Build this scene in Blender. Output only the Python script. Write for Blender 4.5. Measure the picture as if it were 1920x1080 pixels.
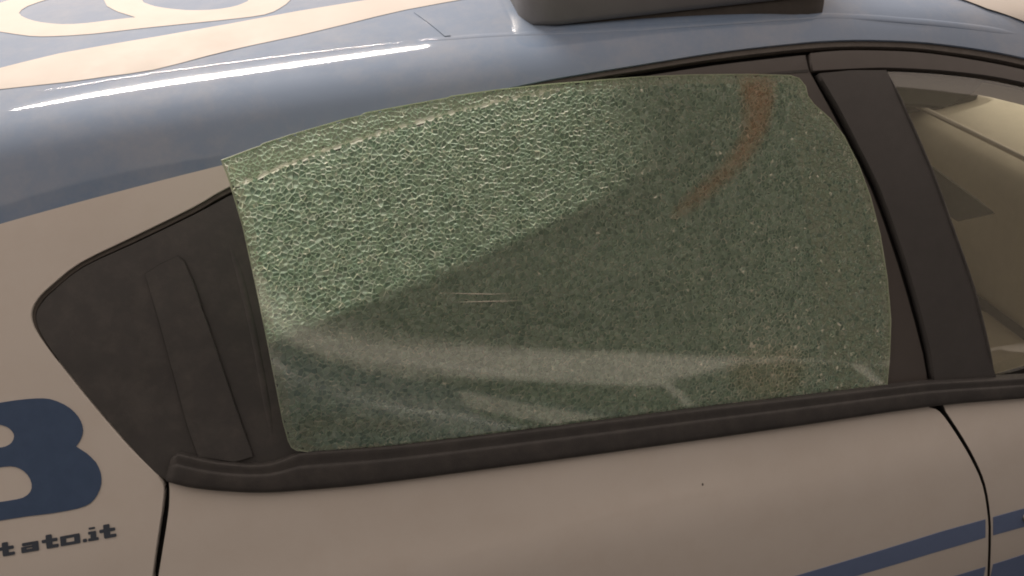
import bpy, bmesh, math, random
import numpy as np
from mathutils import Vector, Matrix
from mathutils.geometry import delaunay_2d_cdt

random.seed(7)
rng = np.random.default_rng(11)
scene = bpy.context.scene
col = scene.collection
for o in list(bpy.data.objects):
    bpy.data.objects.remove(o)

# ------------------------------------------------------------------ camera, light, exposure
# car space in metres: x towards the bonnet, y across the car (near side is y = 0), z up
CAM_LOC = (-0.15, -0.8, 1.68)
CAM_AXES = [[0.974776, 0.177158, -0.135748], [-0.205238, 0.472534, -0.857082], [-0.087693, 0.863323, 0.496974]]
LENS = 30.938
cd = bpy.data.cameras.new('camera')
cd.sensor_width = 36.0
cd.lens = LENS
cd.clip_start, cd.clip_end = 0.02, 200.0
cam = bpy.data.objects.new('camera', cd)
cm = Matrix([CAM_AXES[0] + [CAM_LOC[0]], CAM_AXES[1] + [CAM_LOC[1]], CAM_AXES[2] + [CAM_LOC[2]], [0, 0, 0, 1]])
cam.matrix_world = cm
col.objects.link(cam)
scene.camera = cam

world = bpy.data.worlds.new('World')
scene.world = world
world.use_nodes = True
bg = world.node_tree.nodes['Background']
bg.inputs['Color'].default_value = (1.0, 0.825, 0.715, 1)     # night sky over a lamp-lit yard
bg.inputs['Strength'].default_value = 1.08

# the yard lamp: a long tube fixture hung high on the far side of the car, a little to its rear
LAMP_EL = math.radians(48.4)
ld = Vector((-0.18, math.cos(LAMP_EL), math.sin(LAMP_EL))).normalized()
la = bpy.data.lights.new('yard_lamp', 'AREA')
la.shape = 'ELLIPSE'
la.size, la.size_y = 2.65, 0.105
la.energy = 305
la.color = (1.0, 0.88, 0.77)
lamp = bpy.data.objects.new('yard_lamp', la)
lpos = Vector((-0.12, 0.22, 1.37)) + ld * 4.6
zax = ld
xax = (Vector((1, 0, 0)) - zax * zax.x).normalized()
yax = zax.cross(xax)
lamp.matrix_world = Matrix.Translation(lpos) @ Matrix((xax, yax, zax)).transposed().to_4x4()
col.objects.link(lamp)

vs = scene.view_settings
vs.view_transform = 'Standard'
vs.look = 'None'
vs.exposure = 0.0
vs.gamma = 1.0
vs.use_curve_mapping = False
scene.cycles.filter_width = 1.9
scene.cycles.max_bounces = 10
scene.cycles.transparent_max_bounces = 24
scene.cycles.sample_clamp_indirect = 4.0

# ------------------------------------------------------------------ materials
def mat(name):
    m = bpy.data.materials.new(name)
    m.use_nodes = True
    nt = m.node_tree
    return m, nt, nt.nodes, nt.links, nt.nodes['Principled BSDF']

def noise(ns, ls, scale, detail=4.0, rough=0.6, stretch=None):
    tc = ns.new('ShaderNodeTexCoord')
    n = ns.new('ShaderNodeTexNoise')
    n.inputs['Scale'].default_value = scale
    n.inputs['Detail'].default_value = detail
    n.inputs['Roughness'].default_value = rough
    if stretch:
        mp = ns.new('ShaderNodeMapping')
        mp.inputs['Scale'].default_value = stretch
        ls.new(tc.outputs['Object'], mp.inputs['Vector'])
        ls.new(mp.outputs['Vector'], n.inputs['Vector'])
    else:
        ls.new(tc.outputs['Object'], n.inputs['Vector'])
    return n

def ramp(ns, ls, src, a, b, p0=0.3, p1=0.7):
    r = ns.new('ShaderNodeMapRange')
    r.inputs['From Min'].default_value = p0
    r.inputs['From Max'].default_value = p1
    r.inputs['To Min'].default_value = a
    r.inputs['To Max'].default_value = b
    ls.new(src, r.inputs['Value'])
    return r.outputs['Result']

def coloured(ns, ls, fac, c0, c1):
    mx = ns.new('ShaderNodeMix')
    mx.data_type = 'RGBA'
    ls.new(fac, mx.inputs[0])
    mx.inputs[6].default_value = (*c0, 1)
    mx.inputs[7].default_value = (*c1, 1)
    return mx.outputs[2]

def surface(name, c0, c1=None, rough=(0.3, 0.45), scale=6.0, coat=0.0, coat_rough=0.06, bump=0.0, bump_scale=300, spec=0.5, metallic=0.0, stretch=None, dust=None):
    m, nt, ns, ls, b = mat(name)
    n = noise(ns, ls, scale, 6.0, 0.65, stretch)
    c1 = c1 or tuple(x * 0.88 for x in c0)
    cc = coloured(ns, ls, ramp(ns, ls, n.outputs['Fac'], 0, 1), c0, c1)
    if dust:                                     # settled dust and wipe marks, patches with a shape of their own
        nd = noise(ns, ls, dust[1], 8.0, 0.75)
        mx = ns.new('ShaderNodeMix'); mx.data_type = 'RGBA'
        ls.new(ramp(ns, ls, nd.outputs['Fac'], 0, dust[2], 0.45, 0.75), mx.inputs[0])
        ls.new(cc, mx.inputs[6]); mx.inputs[7].default_value = (*dust[0], 1)
        cc = mx.outputs[2]
    ls.new(cc, b.inputs['Base Color'])
    n2 = noise(ns, ls, scale * 3.1, 5.0, 0.7)
    ls.new(ramp(ns, ls, n2.outputs['Fac'], rough[0], rough[1]), b.inputs['Roughness'])
    b.inputs['Specular IOR Level'].default_value = spec
    b.inputs['Metallic'].default_value = metallic
    b.inputs['Coat Weight'].default_value = coat
    b.inputs['Coat Roughness'].default_value = coat_rough
    if bump:
        n3 = noise(ns, ls, bump_scale, 3.0, 0.6)
        bp = ns.new('ShaderNodeBump')
        bp.inputs['Strength'].default_value = bump
        bp.inputs['Distance'].default_value = 0.002
        ls.new(n3.outputs['Fac'], bp.inputs['Height'])
        ls.new(bp.outputs['Normal'], b.inputs['Normal'])
    return m

M = {}
M['blue'] = surface('blue_paint', (.175, .24, .345), (.157, .22, .32), (.55, .68), 5, coat=.7, coat_rough=.042, spec=.10, dust=((.42, .40, .38), 9, .30))
M['white'] = surface('white_vinyl', (.50, .475, .445), (.475, .45, .42), (.55, .7), 4, spec=.22, dust=((.50, .44, .38), 14, .22))
M['white_paint'] = surface('white_paint', (.585, .555, .515), (.555, .525, .485), (.5, .65), 4, spec=.3, coat=.28, coat_rough=.10, dust=((.48, .42, .36), 14, .25))
M['stripe_blue'] = surface('blue_vinyl', (.135, .19, .33), (.12, .17, .30), (.35, .5), 30)
M['navy'] = surface('navy_vinyl', (.055, .095, .18), (.045, .08, .155), (.35, .5), 60)
M['text'] = surface('dark_lettering', (.05, .065, .09), None, (.4, .55), 60)
M['black'] = surface('black_plastic', (.044, .044, .045), (.056, .055, .055), (.38, .55), 25, bump=.12, bump_scale=900, dust=((.13, .12, .11), 34, .32))
M['rubber'] = surface('black_rubber', (.026, .025, .025), (.038, .036, .035), (.5, .7), 40, bump=.2, bump_scale=700, dust=((.10, .09, .08), 40, .18))
M['seal'] = surface('weathered_seal', (.085, .075, .066), (.065, .058, .052), (.5, .7), 60, bump=.2, bump_scale=700)
M['frame'] = surface('satin_dark_frame', (.066, .059, .056), (.058, .052, .049), (.32, .45), 20, bump=.05, bump_scale=700)
M['pillar'] = surface('matt_pillar_film', (.037, .036, .036), (.046, .044, .044), (.42, .55), 40, bump=.15, bump_scale=1100)
M['jamb'] = surface('door_jamb_black', (.012, .011, .011), None, (.5, .7), 20)
M['headliner'] = surface('grey_headliner', (.20, .19, .17), None, (.8, .95), 60, bump=.2)
M['trim_in'] = surface('grey_door_lining', (.40, .36, .28), None, (.6, .8), 30, bump=.2)
M['seat'] = surface('seat_fabric', (.58, .53, .45), (.52, .47, .40), (.8, .95), 50, bump=.4, bump_scale=500)
M['seat_dark'] = surface('seat_fabric_dark', (.055, .06, .05), (.045, .05, .04), (.8, .95), 50, bump=.4, bump_scale=500)
M['dash'] = surface('pale_dashboard', (.64, .61, .53), (.58, .55, .48), (.5, .7), 30, bump=.2, bump_scale=500)
M['orange'] = surface('orange_webbing', (.62, .13, .05), (.52, .10, .04), (.6, .75), 80, bump=.3, bump_scale=800)
M['metal'] = surface('brushed_metal', (.45, .43, .40), None, (.3, .45), 60, metallic=1.0)
M['bar'] = surface('grey_bar_plastic', (.19, .19, .195), (.165, .165, .17), (.35, .5), 20, bump=.05)
M['lens'] = surface('blue_lens', (.05, .10, .28), None, (.12, .2), 20, coat=.5)
M['asphalt'] = surface('asphalt', (.055, .052, .048), (.04, .038, .035), (.75, .95), 30, bump=.6, bump_scale=160)

def glass_like(name, tint, haze, haze_fac, gloss_rough, ior=1.5, trans_fac=0.5, refl=1.0):
    """thin broken glass or glazing: clear tinted transmission, a Fresnel reflection and some scattering haze"""
    m, nt, ns, ls, b = mat(name)
    ns.remove(b)
    out = ns['Material Output']
    tr = ns.new('ShaderNodeBsdfTransparent'); tr.inputs['Color'].default_value = (*tint, 1)
    df = ns.new('ShaderNodeBsdfDiffuse'); df.inputs['Color'].default_value = (*haze, 1)
    tl = ns.new('ShaderNodeBsdfTranslucent'); tl.inputs['Color'].default_value = (*haze, 1)
    m1 = ns.new('ShaderNodeMixShader'); m1.inputs[0].default_value = trans_fac
    ls.new(df.outputs[0], m1.inputs[1]); ls.new(tl.outputs[0], m1.inputs[2])
    m2 = ns.new('ShaderNodeMixShader'); m2.inputs[0].default_value = haze_fac
    ls.new(tr.outputs[0], m2.inputs[1]); ls.new(m1.outputs[0], m2.inputs[2])
    gl = ns.new('ShaderNodeBsdfGlossy'); gl.inputs['Roughness'].default_value = gloss_rough
    # Schlick reflectance, the same from both sides of the thin sheet
    f0 = ((ior - 1) / (ior + 1)) ** 2
    lw = ns.new('ShaderNodeLayerWeight'); lw.inputs['Blend'].default_value = .5
    pw = ns.new('ShaderNodeMath'); pw.operation = 'POWER'; pw.inputs[1].default_value = 5
    ls.new(lw.outputs['Facing'], pw.inputs[0])
    mu = ns.new('ShaderNodeMath'); mu.operation = 'MULTIPLY_ADD'; mu.use_clamp = True
    mu.inputs[1].default_value = 1 - f0 * refl; mu.inputs[2].default_value = f0 * refl
    ls.new(pw.outputs[0], mu.inputs[0])
    m3 = ns.new('ShaderNodeMixShader')
    ls.new(mu.outputs[0], m3.inputs[0]); ls.new(m2.outputs[0], m3.inputs[1]); ls.new(gl.outputs[0], m3.inputs[2])
    ls.new(m3.outputs[0], out.inputs['Surface'])
    return m

M['cap'] = glass_like('shard_face', (.44, .58, .47), (.51, .64, .555), .85, .10, 1.5, .74)
M['cap_dark'] = glass_like('clear_shard_face', (.40, .54, .43), (.37, .51, .43), .72, .10, 1.5, .70)
M['cap_milk'] = glass_like('milky_shard_face', (.48, .60, .49), (.61, .73, .64), .90, .12, 1.5, .75)
M['ridge'] = glass_like('ridge_splinter', (.8, .9, .8), (1.0, 1.0, .93), 1.0, .2, 1.5, .68, 1.0)
M['crack'] = glass_like('crack_wall', (.62, .76, .62), (.86, .98, .90), .97, .25, 1.5, .75)
M['dimcrack'] = glass_like('faint_crack_wall', (.50, .62, .50), (.66, .77, .65), .88, .25, 1.5, .70)
M['glint'] = glass_like('painted_glint_side', (.8, .9, .8), (1.0, 1.0, .95), 1.0, .12, 1.5, .90, 1.5)  # extra-white sides, painted in place of refracted glints
M['sparkle'] = glass_like('painted_sparkle_facet', (.8, .9, .8), (1.0, .99, .88), 1.0, .10, 1.5, .30, 1.5)  # near-white facets, painted in place of sparkles
M['hazy'] = glass_like('crazed_face', (.55, .66, .55), (.54, .60, .49), .85, .25, 1.5, .58)
M['film'] = glass_like('inner_film', (.92, .97, .92), (.40, .54, .40), .05, .08, 1.5, .6, .6)
M['outer'] = glass_like('outer_safety_film', (.98, .98, .97), (.5, .5, .45), .01, .045, 1.5, .5, 2.3)
M['edge'] = glass_like('ground_glass_edge', (.6, .75, .6), (.62, .68, .54), .85, .3, 1.5, .5)
M['hazed'] = glass_like('hazed_front_glazing', (.92, .93, .85), (.60, .59, .50), .20, .03, 1.52, .4, 2.4)  # pale haze in the glass stands in for reflected brightness
M['glazing'] = glass_like('front_glazing', (.86, .86, .78), (.4, .38, .33), .05, .02, 1.52, .5, 1.0)

# ------------------------------------------------------------------ body surface
# cross-section of the car: (y, z) from sill over door, belt, window plane and cant rail to the roof centre
PROFILE_HALF = [(0.02, 0.2), (-0.045, 0.3), (-0.075, 0.45), (-0.085, 0.6), (-0.08, 0.74), (-0.055, 0.86), (-0.022, 0.935), (0, 0.985), (0.05, 1.085), (0.105, 1.19), (0.16, 1.285), (0.197, 1.343), (0.217, 1.37), (0.24, 1.391), (0.268, 1.4045), (0.3, 1.4145), (0.34, 1.425), (0.42, 1.44), (0.55, 1.457), (0.74, 1.466)]
# outlines of panels, trims and lettering on that surface: (x, s), s = metres along the section above the belt line;
# those of the broken pane are (x, z)
OUT = {
 'aperture': [(-0.4687,-0.0474),(-0.4644,-0.0347),(-0.4584,-0.0168),(-0.4528,-0.0004),(-0.4483,0.0126),(-0.4442,0.0242),(-0.441,0.0343),(-0.4386,0.0421),(-0.4371,0.0484),(-0.4376,0.0552),(-0.4413,0.0636),(-0.447,0.0726),(-0.4525,0.0811),(-0.4567,0.0877),(-0.4607,0.0937),(-0.4659,0.1022),(-0.473,0.1149),(-0.4812,0.13),(-0.4894,0.1453),(-0.4973,0.1605),(-0.5051,0.1758),(-0.5124,0.1904),(-0.5193,0.2042),(-0.5257,0.2173),(-0.531,0.2288),(-0.535,0.2383),(-0.5379,0.2462),(-0.5398,0.2532),(-0.5406,0.2593),(-0.5404,0.2645),(-0.5393,0.2693),(-0.5372,0.274),(-0.5341,0.2784),(-0.5303,0.2826),(-0.5261,0.2864),(-0.5211,0.2901),(-0.514,0.2946),(-0.5048,0.3006),(-0.4935,0.3074),(-0.4794,0.3141),(-0.4613,0.3203),(-0.4404,0.3264),(-0.4186,0.3329),(-0.3956,0.3399),(-0.3718,0.3473),(-0.3509,0.3541),(-0.3368,0.3595),(-0.3257,0.3643),(-0.3098,0.3701),(-0.2849,0.3778),(-0.255,0.3866),(-0.2245,0.3949),(-0.1952,0.4021),(-0.1655,0.4088),(-0.1349,0.4149),(-0.103,0.4207),(-0.0702,0.4259),(-0.0373,0.4303),(-0.0033,0.4336),(0.0308,0.436),(0.0615,0.4378),(0.0861,0.439),(0.1071,0.4395),(0.1282,0.4398),(0.1494,0.4402),(0.1707,0.4404),(0.1958,0.4406),(0.2276,0.4411),(0.2636,0.4419),(0.3001,0.4426),(0.3374,0.4429),(0.3752,0.443),(0.408,0.4432),(0.4317,0.4432),(0.4498,0.4427),(0.4671,0.4421),(0.4851,0.4412),(0.5022,0.44),(0.5195,0.4386),(0.5374,0.4371),(0.5554,0.4354),(0.5727,0.4336),(0.5884,0.4317),(0.6032,0.4296),(0.619,0.4271),(0.6366,0.4243),(0.6553,0.4211),(0.674,0.4176),(0.692,0.4139),(0.71,0.4098),(0.7299,0.4049),(0.7556,0.398),(0.7834,0.3902),(0.8032,0.3846)],
 'white_edge': [(-0.6483,0.359),(-0.6252,0.3622),(-0.5918,0.3669),(-0.5557,0.3715),(-0.5191,0.3756),(-0.4797,0.3798),(-0.4392,0.3839),(-0.3978,0.3881),(-0.3552,0.3923),(-0.3114,0.3964),(-0.2613,0.4005),(-0.2099,0.4043),(-0.1735,0.407)],
 'seal': [(-0.4365,0.0488),(-0.4403,0.0552),(-0.4458,0.0644),(-0.451,0.0734),(-0.4551,0.0806),(-0.4589,0.0877),(-0.464,0.0969),(-0.4711,0.1098),(-0.4793,0.1248),(-0.4875,0.1401),(-0.4955,0.1556),(-0.5035,0.1714),(-0.5109,0.1865),(-0.5176,0.2005),(-0.5237,0.2137),(-0.5288,0.2254),(-0.5325,0.235),(-0.5352,0.2431),(-0.5369,0.2503),(-0.5376,0.2566),(-0.5374,0.262),(-0.5363,0.267),(-0.5342,0.2716),(-0.5311,0.2757),(-0.5273,0.2797),(-0.5233,0.2831),(-0.5186,0.2864),(-0.5119,0.2906),(-0.503,0.2964),(-0.4922,0.3031),(-0.4784,0.3097),(-0.4607,0.3156),(-0.44,0.3213),(-0.4184,0.3274),(-0.3954,0.3343),(-0.3715,0.3418),(-0.3507,0.3486),(-0.3369,0.3538),(-0.3264,0.3585),(-0.3109,0.3641),(-0.286,0.3717),(-0.2561,0.3805),(-0.2256,0.3887),(-0.1963,0.3959),(-0.1666,0.4026),(-0.136,0.4087),(-0.1041,0.4144),(-0.0714,0.4196),(-0.0385,0.4239),(-0.0046,0.4271),(0.0295,0.4294),(0.0601,0.4312),(0.0848,0.4325),(0.1058,0.4332),(0.1269,0.4338),(0.148,0.4342),(0.1693,0.4343),(0.1944,0.4344),(0.2261,0.4347),(0.2619,0.4352),(0.2982,0.4356),(0.3355,0.4357),(0.3732,0.4358),(0.4059,0.4359),(0.4296,0.4357),(0.4476,0.4353),(0.4649,0.4346),(0.4828,0.4336),(0.4999,0.4324),(0.5172,0.431),(0.5351,0.4294),(0.5531,0.4277),(0.5704,0.4258),(0.586,0.4236),(0.6008,0.4211),(0.6165,0.4184),(0.6341,0.4154),(0.6527,0.4122),(0.6714,0.4086),(0.6893,0.4047),(0.7073,0.4005),(0.7271,0.3955),(0.7526,0.3884),(0.7803,0.3804),(0.8,0.3747)],
 'belt_low': [(-0.4328,0.056),(-0.4266,0.0528),(-0.4175,0.0483),(-0.407,0.0437),(-0.395,0.0394),(-0.3816,0.035),(-0.368,0.031),(-0.3548,0.0273),(-0.3414,0.024),(-0.328,0.0211),(-0.3157,0.0188),(-0.3033,0.0169),(-0.2868,0.0148),(-0.2651,0.0119),(-0.2393,0.0088),(-0.2084,0.0056),(-0.1706,0.0023),(-0.1274,-0.001),(-0.0836,-0.0042),(-0.041,-0.0074),(0.0021,-0.0106),(0.0457,-0.0138),(0.0899,-0.0169),(0.1346,-0.02),(0.1799,-0.0231),(0.2247,-0.0261),(0.2702,-0.0292),(0.3195,-0.0327),(0.3767,-0.0368),(0.4385,-0.0415),(0.4964,-0.0471),(0.5483,-0.0539),(0.5958,-0.0615),(0.636,-0.0681),(0.668,-0.0734),(0.6922,-0.0777),(0.7085,-0.0806)],
 'belt_up': [(-0.427,0.0684),(-0.4259,0.0719),(-0.4243,0.0768),(-0.4223,0.0809),(-0.4199,0.0838),(-0.417,0.0858),(-0.4136,0.0865),(-0.4102,0.0856),(-0.4063,0.0832),(-0.4002,0.0801),(-0.3912,0.0758),(-0.38,0.0706),(-0.3675,0.0658),(-0.3526,0.0612),(-0.3364,0.0569),(-0.3218,0.0543),(-0.3101,0.0546),(-0.3003,0.0565),(-0.2922,0.0582),(-0.2896,0.0594),(-0.2889,0.0604),(-0.2785,0.0597),(-0.2533,0.0564),(-0.218,0.0513),(-0.1762,0.0461),(-0.1276,0.0415),(-0.0719,0.0367),(-0.0125,0.0318),(0.053,0.0266),(0.1227,0.0211),(0.186,0.0161),(0.2377,0.0116),(0.2824,0.0074),(0.3247,0.0033),(0.3669,-0.0007),(0.4065,-0.0046),(0.4405,-0.0081),(0.4648,-0.0106),(0.4831,-0.0126),(0.504,-0.0155),(0.5328,-0.0202),(0.5646,-0.0259),(0.5921,-0.0308),(0.6102,-0.0338),(0.6235,-0.036),(0.6396,-0.0387),(0.6647,-0.0429),(0.6927,-0.0476),(0.7127,-0.0511)],
 'gap_l_door': [(-0.4301,0.0517),(-0.4313,0.0454),(-0.4331,0.0364),(-0.4354,0.0269),(-0.438,0.0182),(-0.4411,0.009),(-0.445,-0.0021),(-0.4507,-0.0181),(-0.4573,-0.0361),(-0.462,-0.049)],
 'gap_r_door': [(0.4977,-0.0495),(0.5012,-0.051),(0.5064,-0.0535),(0.512,-0.0584),(0.5175,-0.0667),(0.5232,-0.0774),(0.529,-0.0891),(0.5351,-0.1017),(0.5417,-0.1157),(0.5482,-0.1299),(0.5544,-0.1438),(0.5603,-0.1579),(0.5654,-0.1729),(0.5695,-0.1897),(0.5729,-0.2076),(0.5759,-0.2248),(0.5781,-0.2401),(0.5796,-0.2546),(0.5814,-0.2706),(0.584,-0.2917),(0.5871,-0.3149),(0.5897,-0.3319)],
 'gap_r_front': [(0.516,-0.0515),(0.521,-0.061),(0.5279,-0.0744),(0.5346,-0.0883),(0.5407,-0.1015),(0.5471,-0.1154),(0.5533,-0.1296),(0.5594,-0.1438),(0.565,-0.1581),(0.5698,-0.1733),(0.5738,-0.1903),(0.5772,-0.2085),(0.5801,-0.226),(0.5823,-0.2414),(0.5839,-0.256),(0.5858,-0.272),(0.5884,-0.2932),(0.5916,-0.3164),(0.5942,-0.3336)],
 'trim': [(-0.4328,0.056),(-0.4375,0.061),(-0.444,0.0681),(-0.45,0.0757),(-0.4541,0.0824),(-0.4576,0.0897),(-0.4624,0.0991),(-0.4695,0.1119),(-0.4777,0.1269),(-0.486,0.1422),(-0.494,0.1576),(-0.502,0.1732),(-0.5094,0.188),(-0.5162,0.2018),(-0.5224,0.2149),(-0.5275,0.2263),(-0.5313,0.2358),(-0.5339,0.2437),(-0.5357,0.2507),(-0.5365,0.2566),(-0.5364,0.2616),(-0.5353,0.2662),(-0.5332,0.2705),(-0.5302,0.2745),(-0.5264,0.2783),(-0.5226,0.2818),(-0.5181,0.2851),(-0.5115,0.2893),(-0.5027,0.2952),(-0.4918,0.3019),(-0.478,0.3084),(-0.4603,0.3141),(-0.4397,0.3196),(-0.4181,0.3255),(-0.3952,0.3323),(-0.3714,0.3395),(-0.3505,0.3461),(-0.3334,0.352),(-0.3192,0.3572),(-0.3096,0.3608),(-0.2533,0.3682),(-0.256,0.0828),(-0.2585,0.036),(-0.3233,0.0465),(-0.4202,0.0669)],
 'handle': [(-0.4134,0.2889),(-0.3958,0.2966),(-0.3762,0.3023),(-0.3703,0.2958),(-0.3642,0.2703),(-0.3542,0.2013),(-0.3445,0.1256),(-0.3356,0.0641),(-0.3562,0.0622),(-0.3939,0.0763),(-0.399,0.1119),(-0.4032,0.174),(-0.4077,0.2357)],
 'handle_recess': [(-0.4147,0.2897),(-0.3958,0.2982),(-0.3754,0.3037),(-0.3684,0.2967),(-0.3624,0.2706),(-0.3524,0.2016),(-0.3427,0.1258),(-0.3335,0.0624),(-0.3565,0.0607),(-0.3958,0.0754),(-0.4008,0.1116),(-0.405,0.1737),(-0.4095,0.2354)],
 'trim_rib': [(-0.3207,0.3239),(-0.317,0.3002),(-0.3128,0.2672),(-0.3106,0.2312),(-0.3095,0.1929),(-0.3095,0.1546),(-0.31,0.1187),(-0.3106,0.0861),(-0.3112,0.0628)],
 'rframe_out': [(-0.308,0.3562),(-0.2268,0.3814),(-0.1882,0.3906),(-0.1372,0.4018),(-0.0891,0.4102),(-0.0398,0.4169),(0.0113,0.4212),(0.0587,0.424),(0.0941,0.426),(0.1255,0.4272),(0.157,0.4277),(0.1929,0.4278),(0.2415,0.4282),(0.2966,0.4288),(0.3622,0.4287),(0.4158,0.4291),(0.4159,0.4077),(0.4228,0.3867),(0.4321,0.3587),(0.441,0.3313),(0.45,0.3027),(0.4594,0.2744),(0.4682,0.2443),(0.4757,0.2096),(0.4824,0.1736),(0.4881,0.1403),(0.4933,0.1052),(0.4991,0.0609),(0.5038,0.0196),(0.505,-0.0076),(0.5052,-0.0242),(0.1824,-0.0067),(-0.0803,0.0146),(-0.2655,0.0311),(-0.3122,0.041)],
 'ropen': [(-0.2729,0.0737),(-0.2736,0.1208),(-0.2718,0.1795),(-0.2728,0.2455),(-0.2736,0.3035),(-0.274,0.3313),(-0.2692,0.346),(-0.2548,0.3566),(-0.2298,0.3643),(-0.1887,0.3746),(-0.1403,0.3845),(-0.0922,0.3927),(-0.0431,0.3992),(0.0038,0.4035),(0.055,0.4055),(0.1189,0.4047),(0.1875,0.4017),(0.2603,0.396),(0.3234,0.3904),(0.3552,0.3872),(0.3715,0.3817),(0.3805,0.3712),(0.3871,0.3536),(0.4024,0.3242),(0.4175,0.2877),(0.4259,0.2473),(0.4308,0.2031),(0.4333,0.1553),(0.4327,0.1063),(0.429,0.0546),(0.4225,0.0117),(0.426,-0.0087),(0.4022,-0.0151),(0.3072,-0.0104),(0.1834,-0.0002),(0.0487,0.0117),(-0.0787,0.024),(-0.1799,0.0329),(-0.2511,0.0426),(-0.2726,0.0526)],
 'rframe_lip': [(0.3141,0.4128),(0.3294,0.4117),(0.3492,0.4106),(0.3675,0.4103),(0.385,0.4101),(0.4018,0.4096),(0.414,0.4093),(0.4147,0.4056),(0.3843,0.4067),(0.3484,0.4072),(0.3149,0.4099)],
 'fframe_top': [(0.421,0.4293),(0.4389,0.4296),(0.4635,0.4294),(0.4889,0.4279),(0.5157,0.4257),(0.5427,0.4233),(0.569,0.4204),(0.5919,0.417),(0.615,0.4129),(0.6417,0.4078),(0.6695,0.402),(0.6962,0.396),(0.725,0.3887),(0.7647,0.3774),(0.7978,0.3675),(0.7913,0.3457),(0.7586,0.3565),(0.7193,0.3687),(0.6906,0.3762),(0.6639,0.382),(0.636,0.387),(0.6092,0.3912),(0.5855,0.3944),(0.5629,0.3971),(0.5401,0.3997),(0.5174,0.4018),(0.4953,0.403),(0.4722,0.4039),(0.4428,0.405),(0.4191,0.4059)],
 'fpillar': [(0.4254,0.401),(0.4328,0.3815),(0.4425,0.3554),(0.4507,0.33),(0.459,0.303),(0.4683,0.2748),(0.4773,0.2444),(0.4847,0.2096),(0.4914,0.1735),(0.4973,0.14),(0.5024,0.1048),(0.5077,0.0612),(0.5116,0.0207),(0.5121,-0.0063),(0.5115,-0.0228),(0.6012,-0.0357),(0.5985,-0.0216),(0.5948,0.0028),(0.5911,0.0418),(0.5863,0.087),(0.5785,0.1301),(0.5698,0.1729),(0.5622,0.2138),(0.5543,0.2548),(0.544,0.2994),(0.5339,0.3408),(0.5253,0.3743),(0.5193,0.3972),(0.4715,0.4011)],
 'fwin': [(0.5197,0.3986),(0.5254,0.375),(0.5339,0.3408),(0.544,0.2993),(0.5543,0.2548),(0.5622,0.2138),(0.5698,0.1729),(0.5785,0.1301),(0.5863,0.087),(0.5912,0.0418),(0.5948,0.0028),(0.5977,-0.0214),(0.5996,-0.0354)],
 'fwin_top': [(0.5197,0.3986),(0.538,0.3967),(0.5621,0.3941),(0.5845,0.3914),(0.6083,0.3881),(0.6351,0.3839),(0.6631,0.3788),(0.6897,0.3729),(0.7184,0.3654),(0.7576,0.3531),(0.7904,0.3423)],
 'roof_stripe': [(-0.6546,0.6252),(-0.617,0.6248),(-0.5712,0.6266),(-0.5396,0.6338),(-0.5028,0.6417),(-0.4421,0.6457),(-0.379,0.6499),(-0.3334,0.655),(-0.2922,0.6601),(-0.2477,0.6667),(-0.2023,0.6729),(-0.1553,0.6769),(-0.1095,0.6802),(-0.0633,0.684),(-0.0285,0.6869),(0.1172,0.6394),(0.0831,0.639),(0.0362,0.6373),(-0.0154,0.6328),(-0.0654,0.6264),(-0.1031,0.618),(-0.1366,0.6089),(-0.1716,0.6003),(-0.205,0.5926),(-0.2358,0.5873),(-0.2645,0.5825),(-0.2899,0.5771),(-0.3158,0.5709),(-0.3468,0.5619),(-0.3781,0.5549),(-0.4067,0.554),(-0.4339,0.5553),(-0.4575,0.5557),(-0.4834,0.5571),(-0.519,0.5612),(-0.5588,0.5661),(-0.6043,0.5699),(-0.6407,0.5731)],
 'num_out': [(-0.6024,0.7643),(-0.5779,0.742),(-0.555,0.7234),(-0.5377,0.7134),(-0.5196,0.7062),(-0.4951,0.6985),(-0.4677,0.6923),(-0.4385,0.689),(-0.4081,0.6867),(-0.3779,0.6836),(-0.3477,0.6807),(-0.3166,0.6778),(-0.2878,0.6757),(-0.2649,0.6745),(-0.247,0.6759),(-0.2351,0.6823),(-0.2266,0.692),(-0.218,0.7046),(-0.2118,0.7197),(-0.2086,0.736),(-0.2112,0.7566),(-0.2231,0.7878),(-0.2453,0.8242),(-0.2828,0.859),(-0.3257,0.8885),(-0.3643,0.903),(-0.3985,0.9106),(-0.4219,0.9129),(-0.4471,0.9207),(-0.4921,0.962),(-0.5445,1.0137),(-0.5842,1.0164),(-0.6142,0.9972),(-0.6346,0.9765),(-0.6516,0.9564),(-0.6751,0.9481),(-0.6924,0.9342),(-0.6922,0.8998),(-0.6833,0.8635),(-0.6685,0.8337),(-0.6491,0.8071),(-0.6265,0.7847)],
 'num_h1': [(-0.5726,0.9118),(-0.5832,0.9022),(-0.594,0.8881),(-0.5982,0.8706),(-0.5973,0.851),(-0.5892,0.8305),(-0.5775,0.8106),(-0.5654,0.7932),(-0.5515,0.7774),(-0.5347,0.7624),(-0.5172,0.7503),(-0.501,0.7433),(-0.4852,0.7391),(-0.4677,0.7371),(-0.4541,0.7364),(-0.4187,0.7324),(-0.4457,0.7671),(-0.4555,0.7841),(-0.4668,0.8065),(-0.4715,0.8229),(-0.4759,0.8401),(-0.484,0.8653),(-0.4968,0.891),(-0.5204,0.9102),(-0.5417,0.9235)],
 'num_h2': [(-0.4194,0.8136),(-0.4158,0.7981),(-0.406,0.7821),(-0.3966,0.7693),(-0.3846,0.7573),(-0.3686,0.7443),(-0.3513,0.7331),(-0.3351,0.7259),(-0.3196,0.7216),(-0.3052,0.7203),(-0.2927,0.7216),(-0.2835,0.7249),(-0.2766,0.7303),(-0.2697,0.7369),(-0.2676,0.747),(-0.2749,0.7656),(-0.2894,0.7874),(-0.3108,0.8069),(-0.3362,0.8224),(-0.364,0.8307),(-0.3897,0.8324),(-0.4088,0.8256)],
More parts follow.
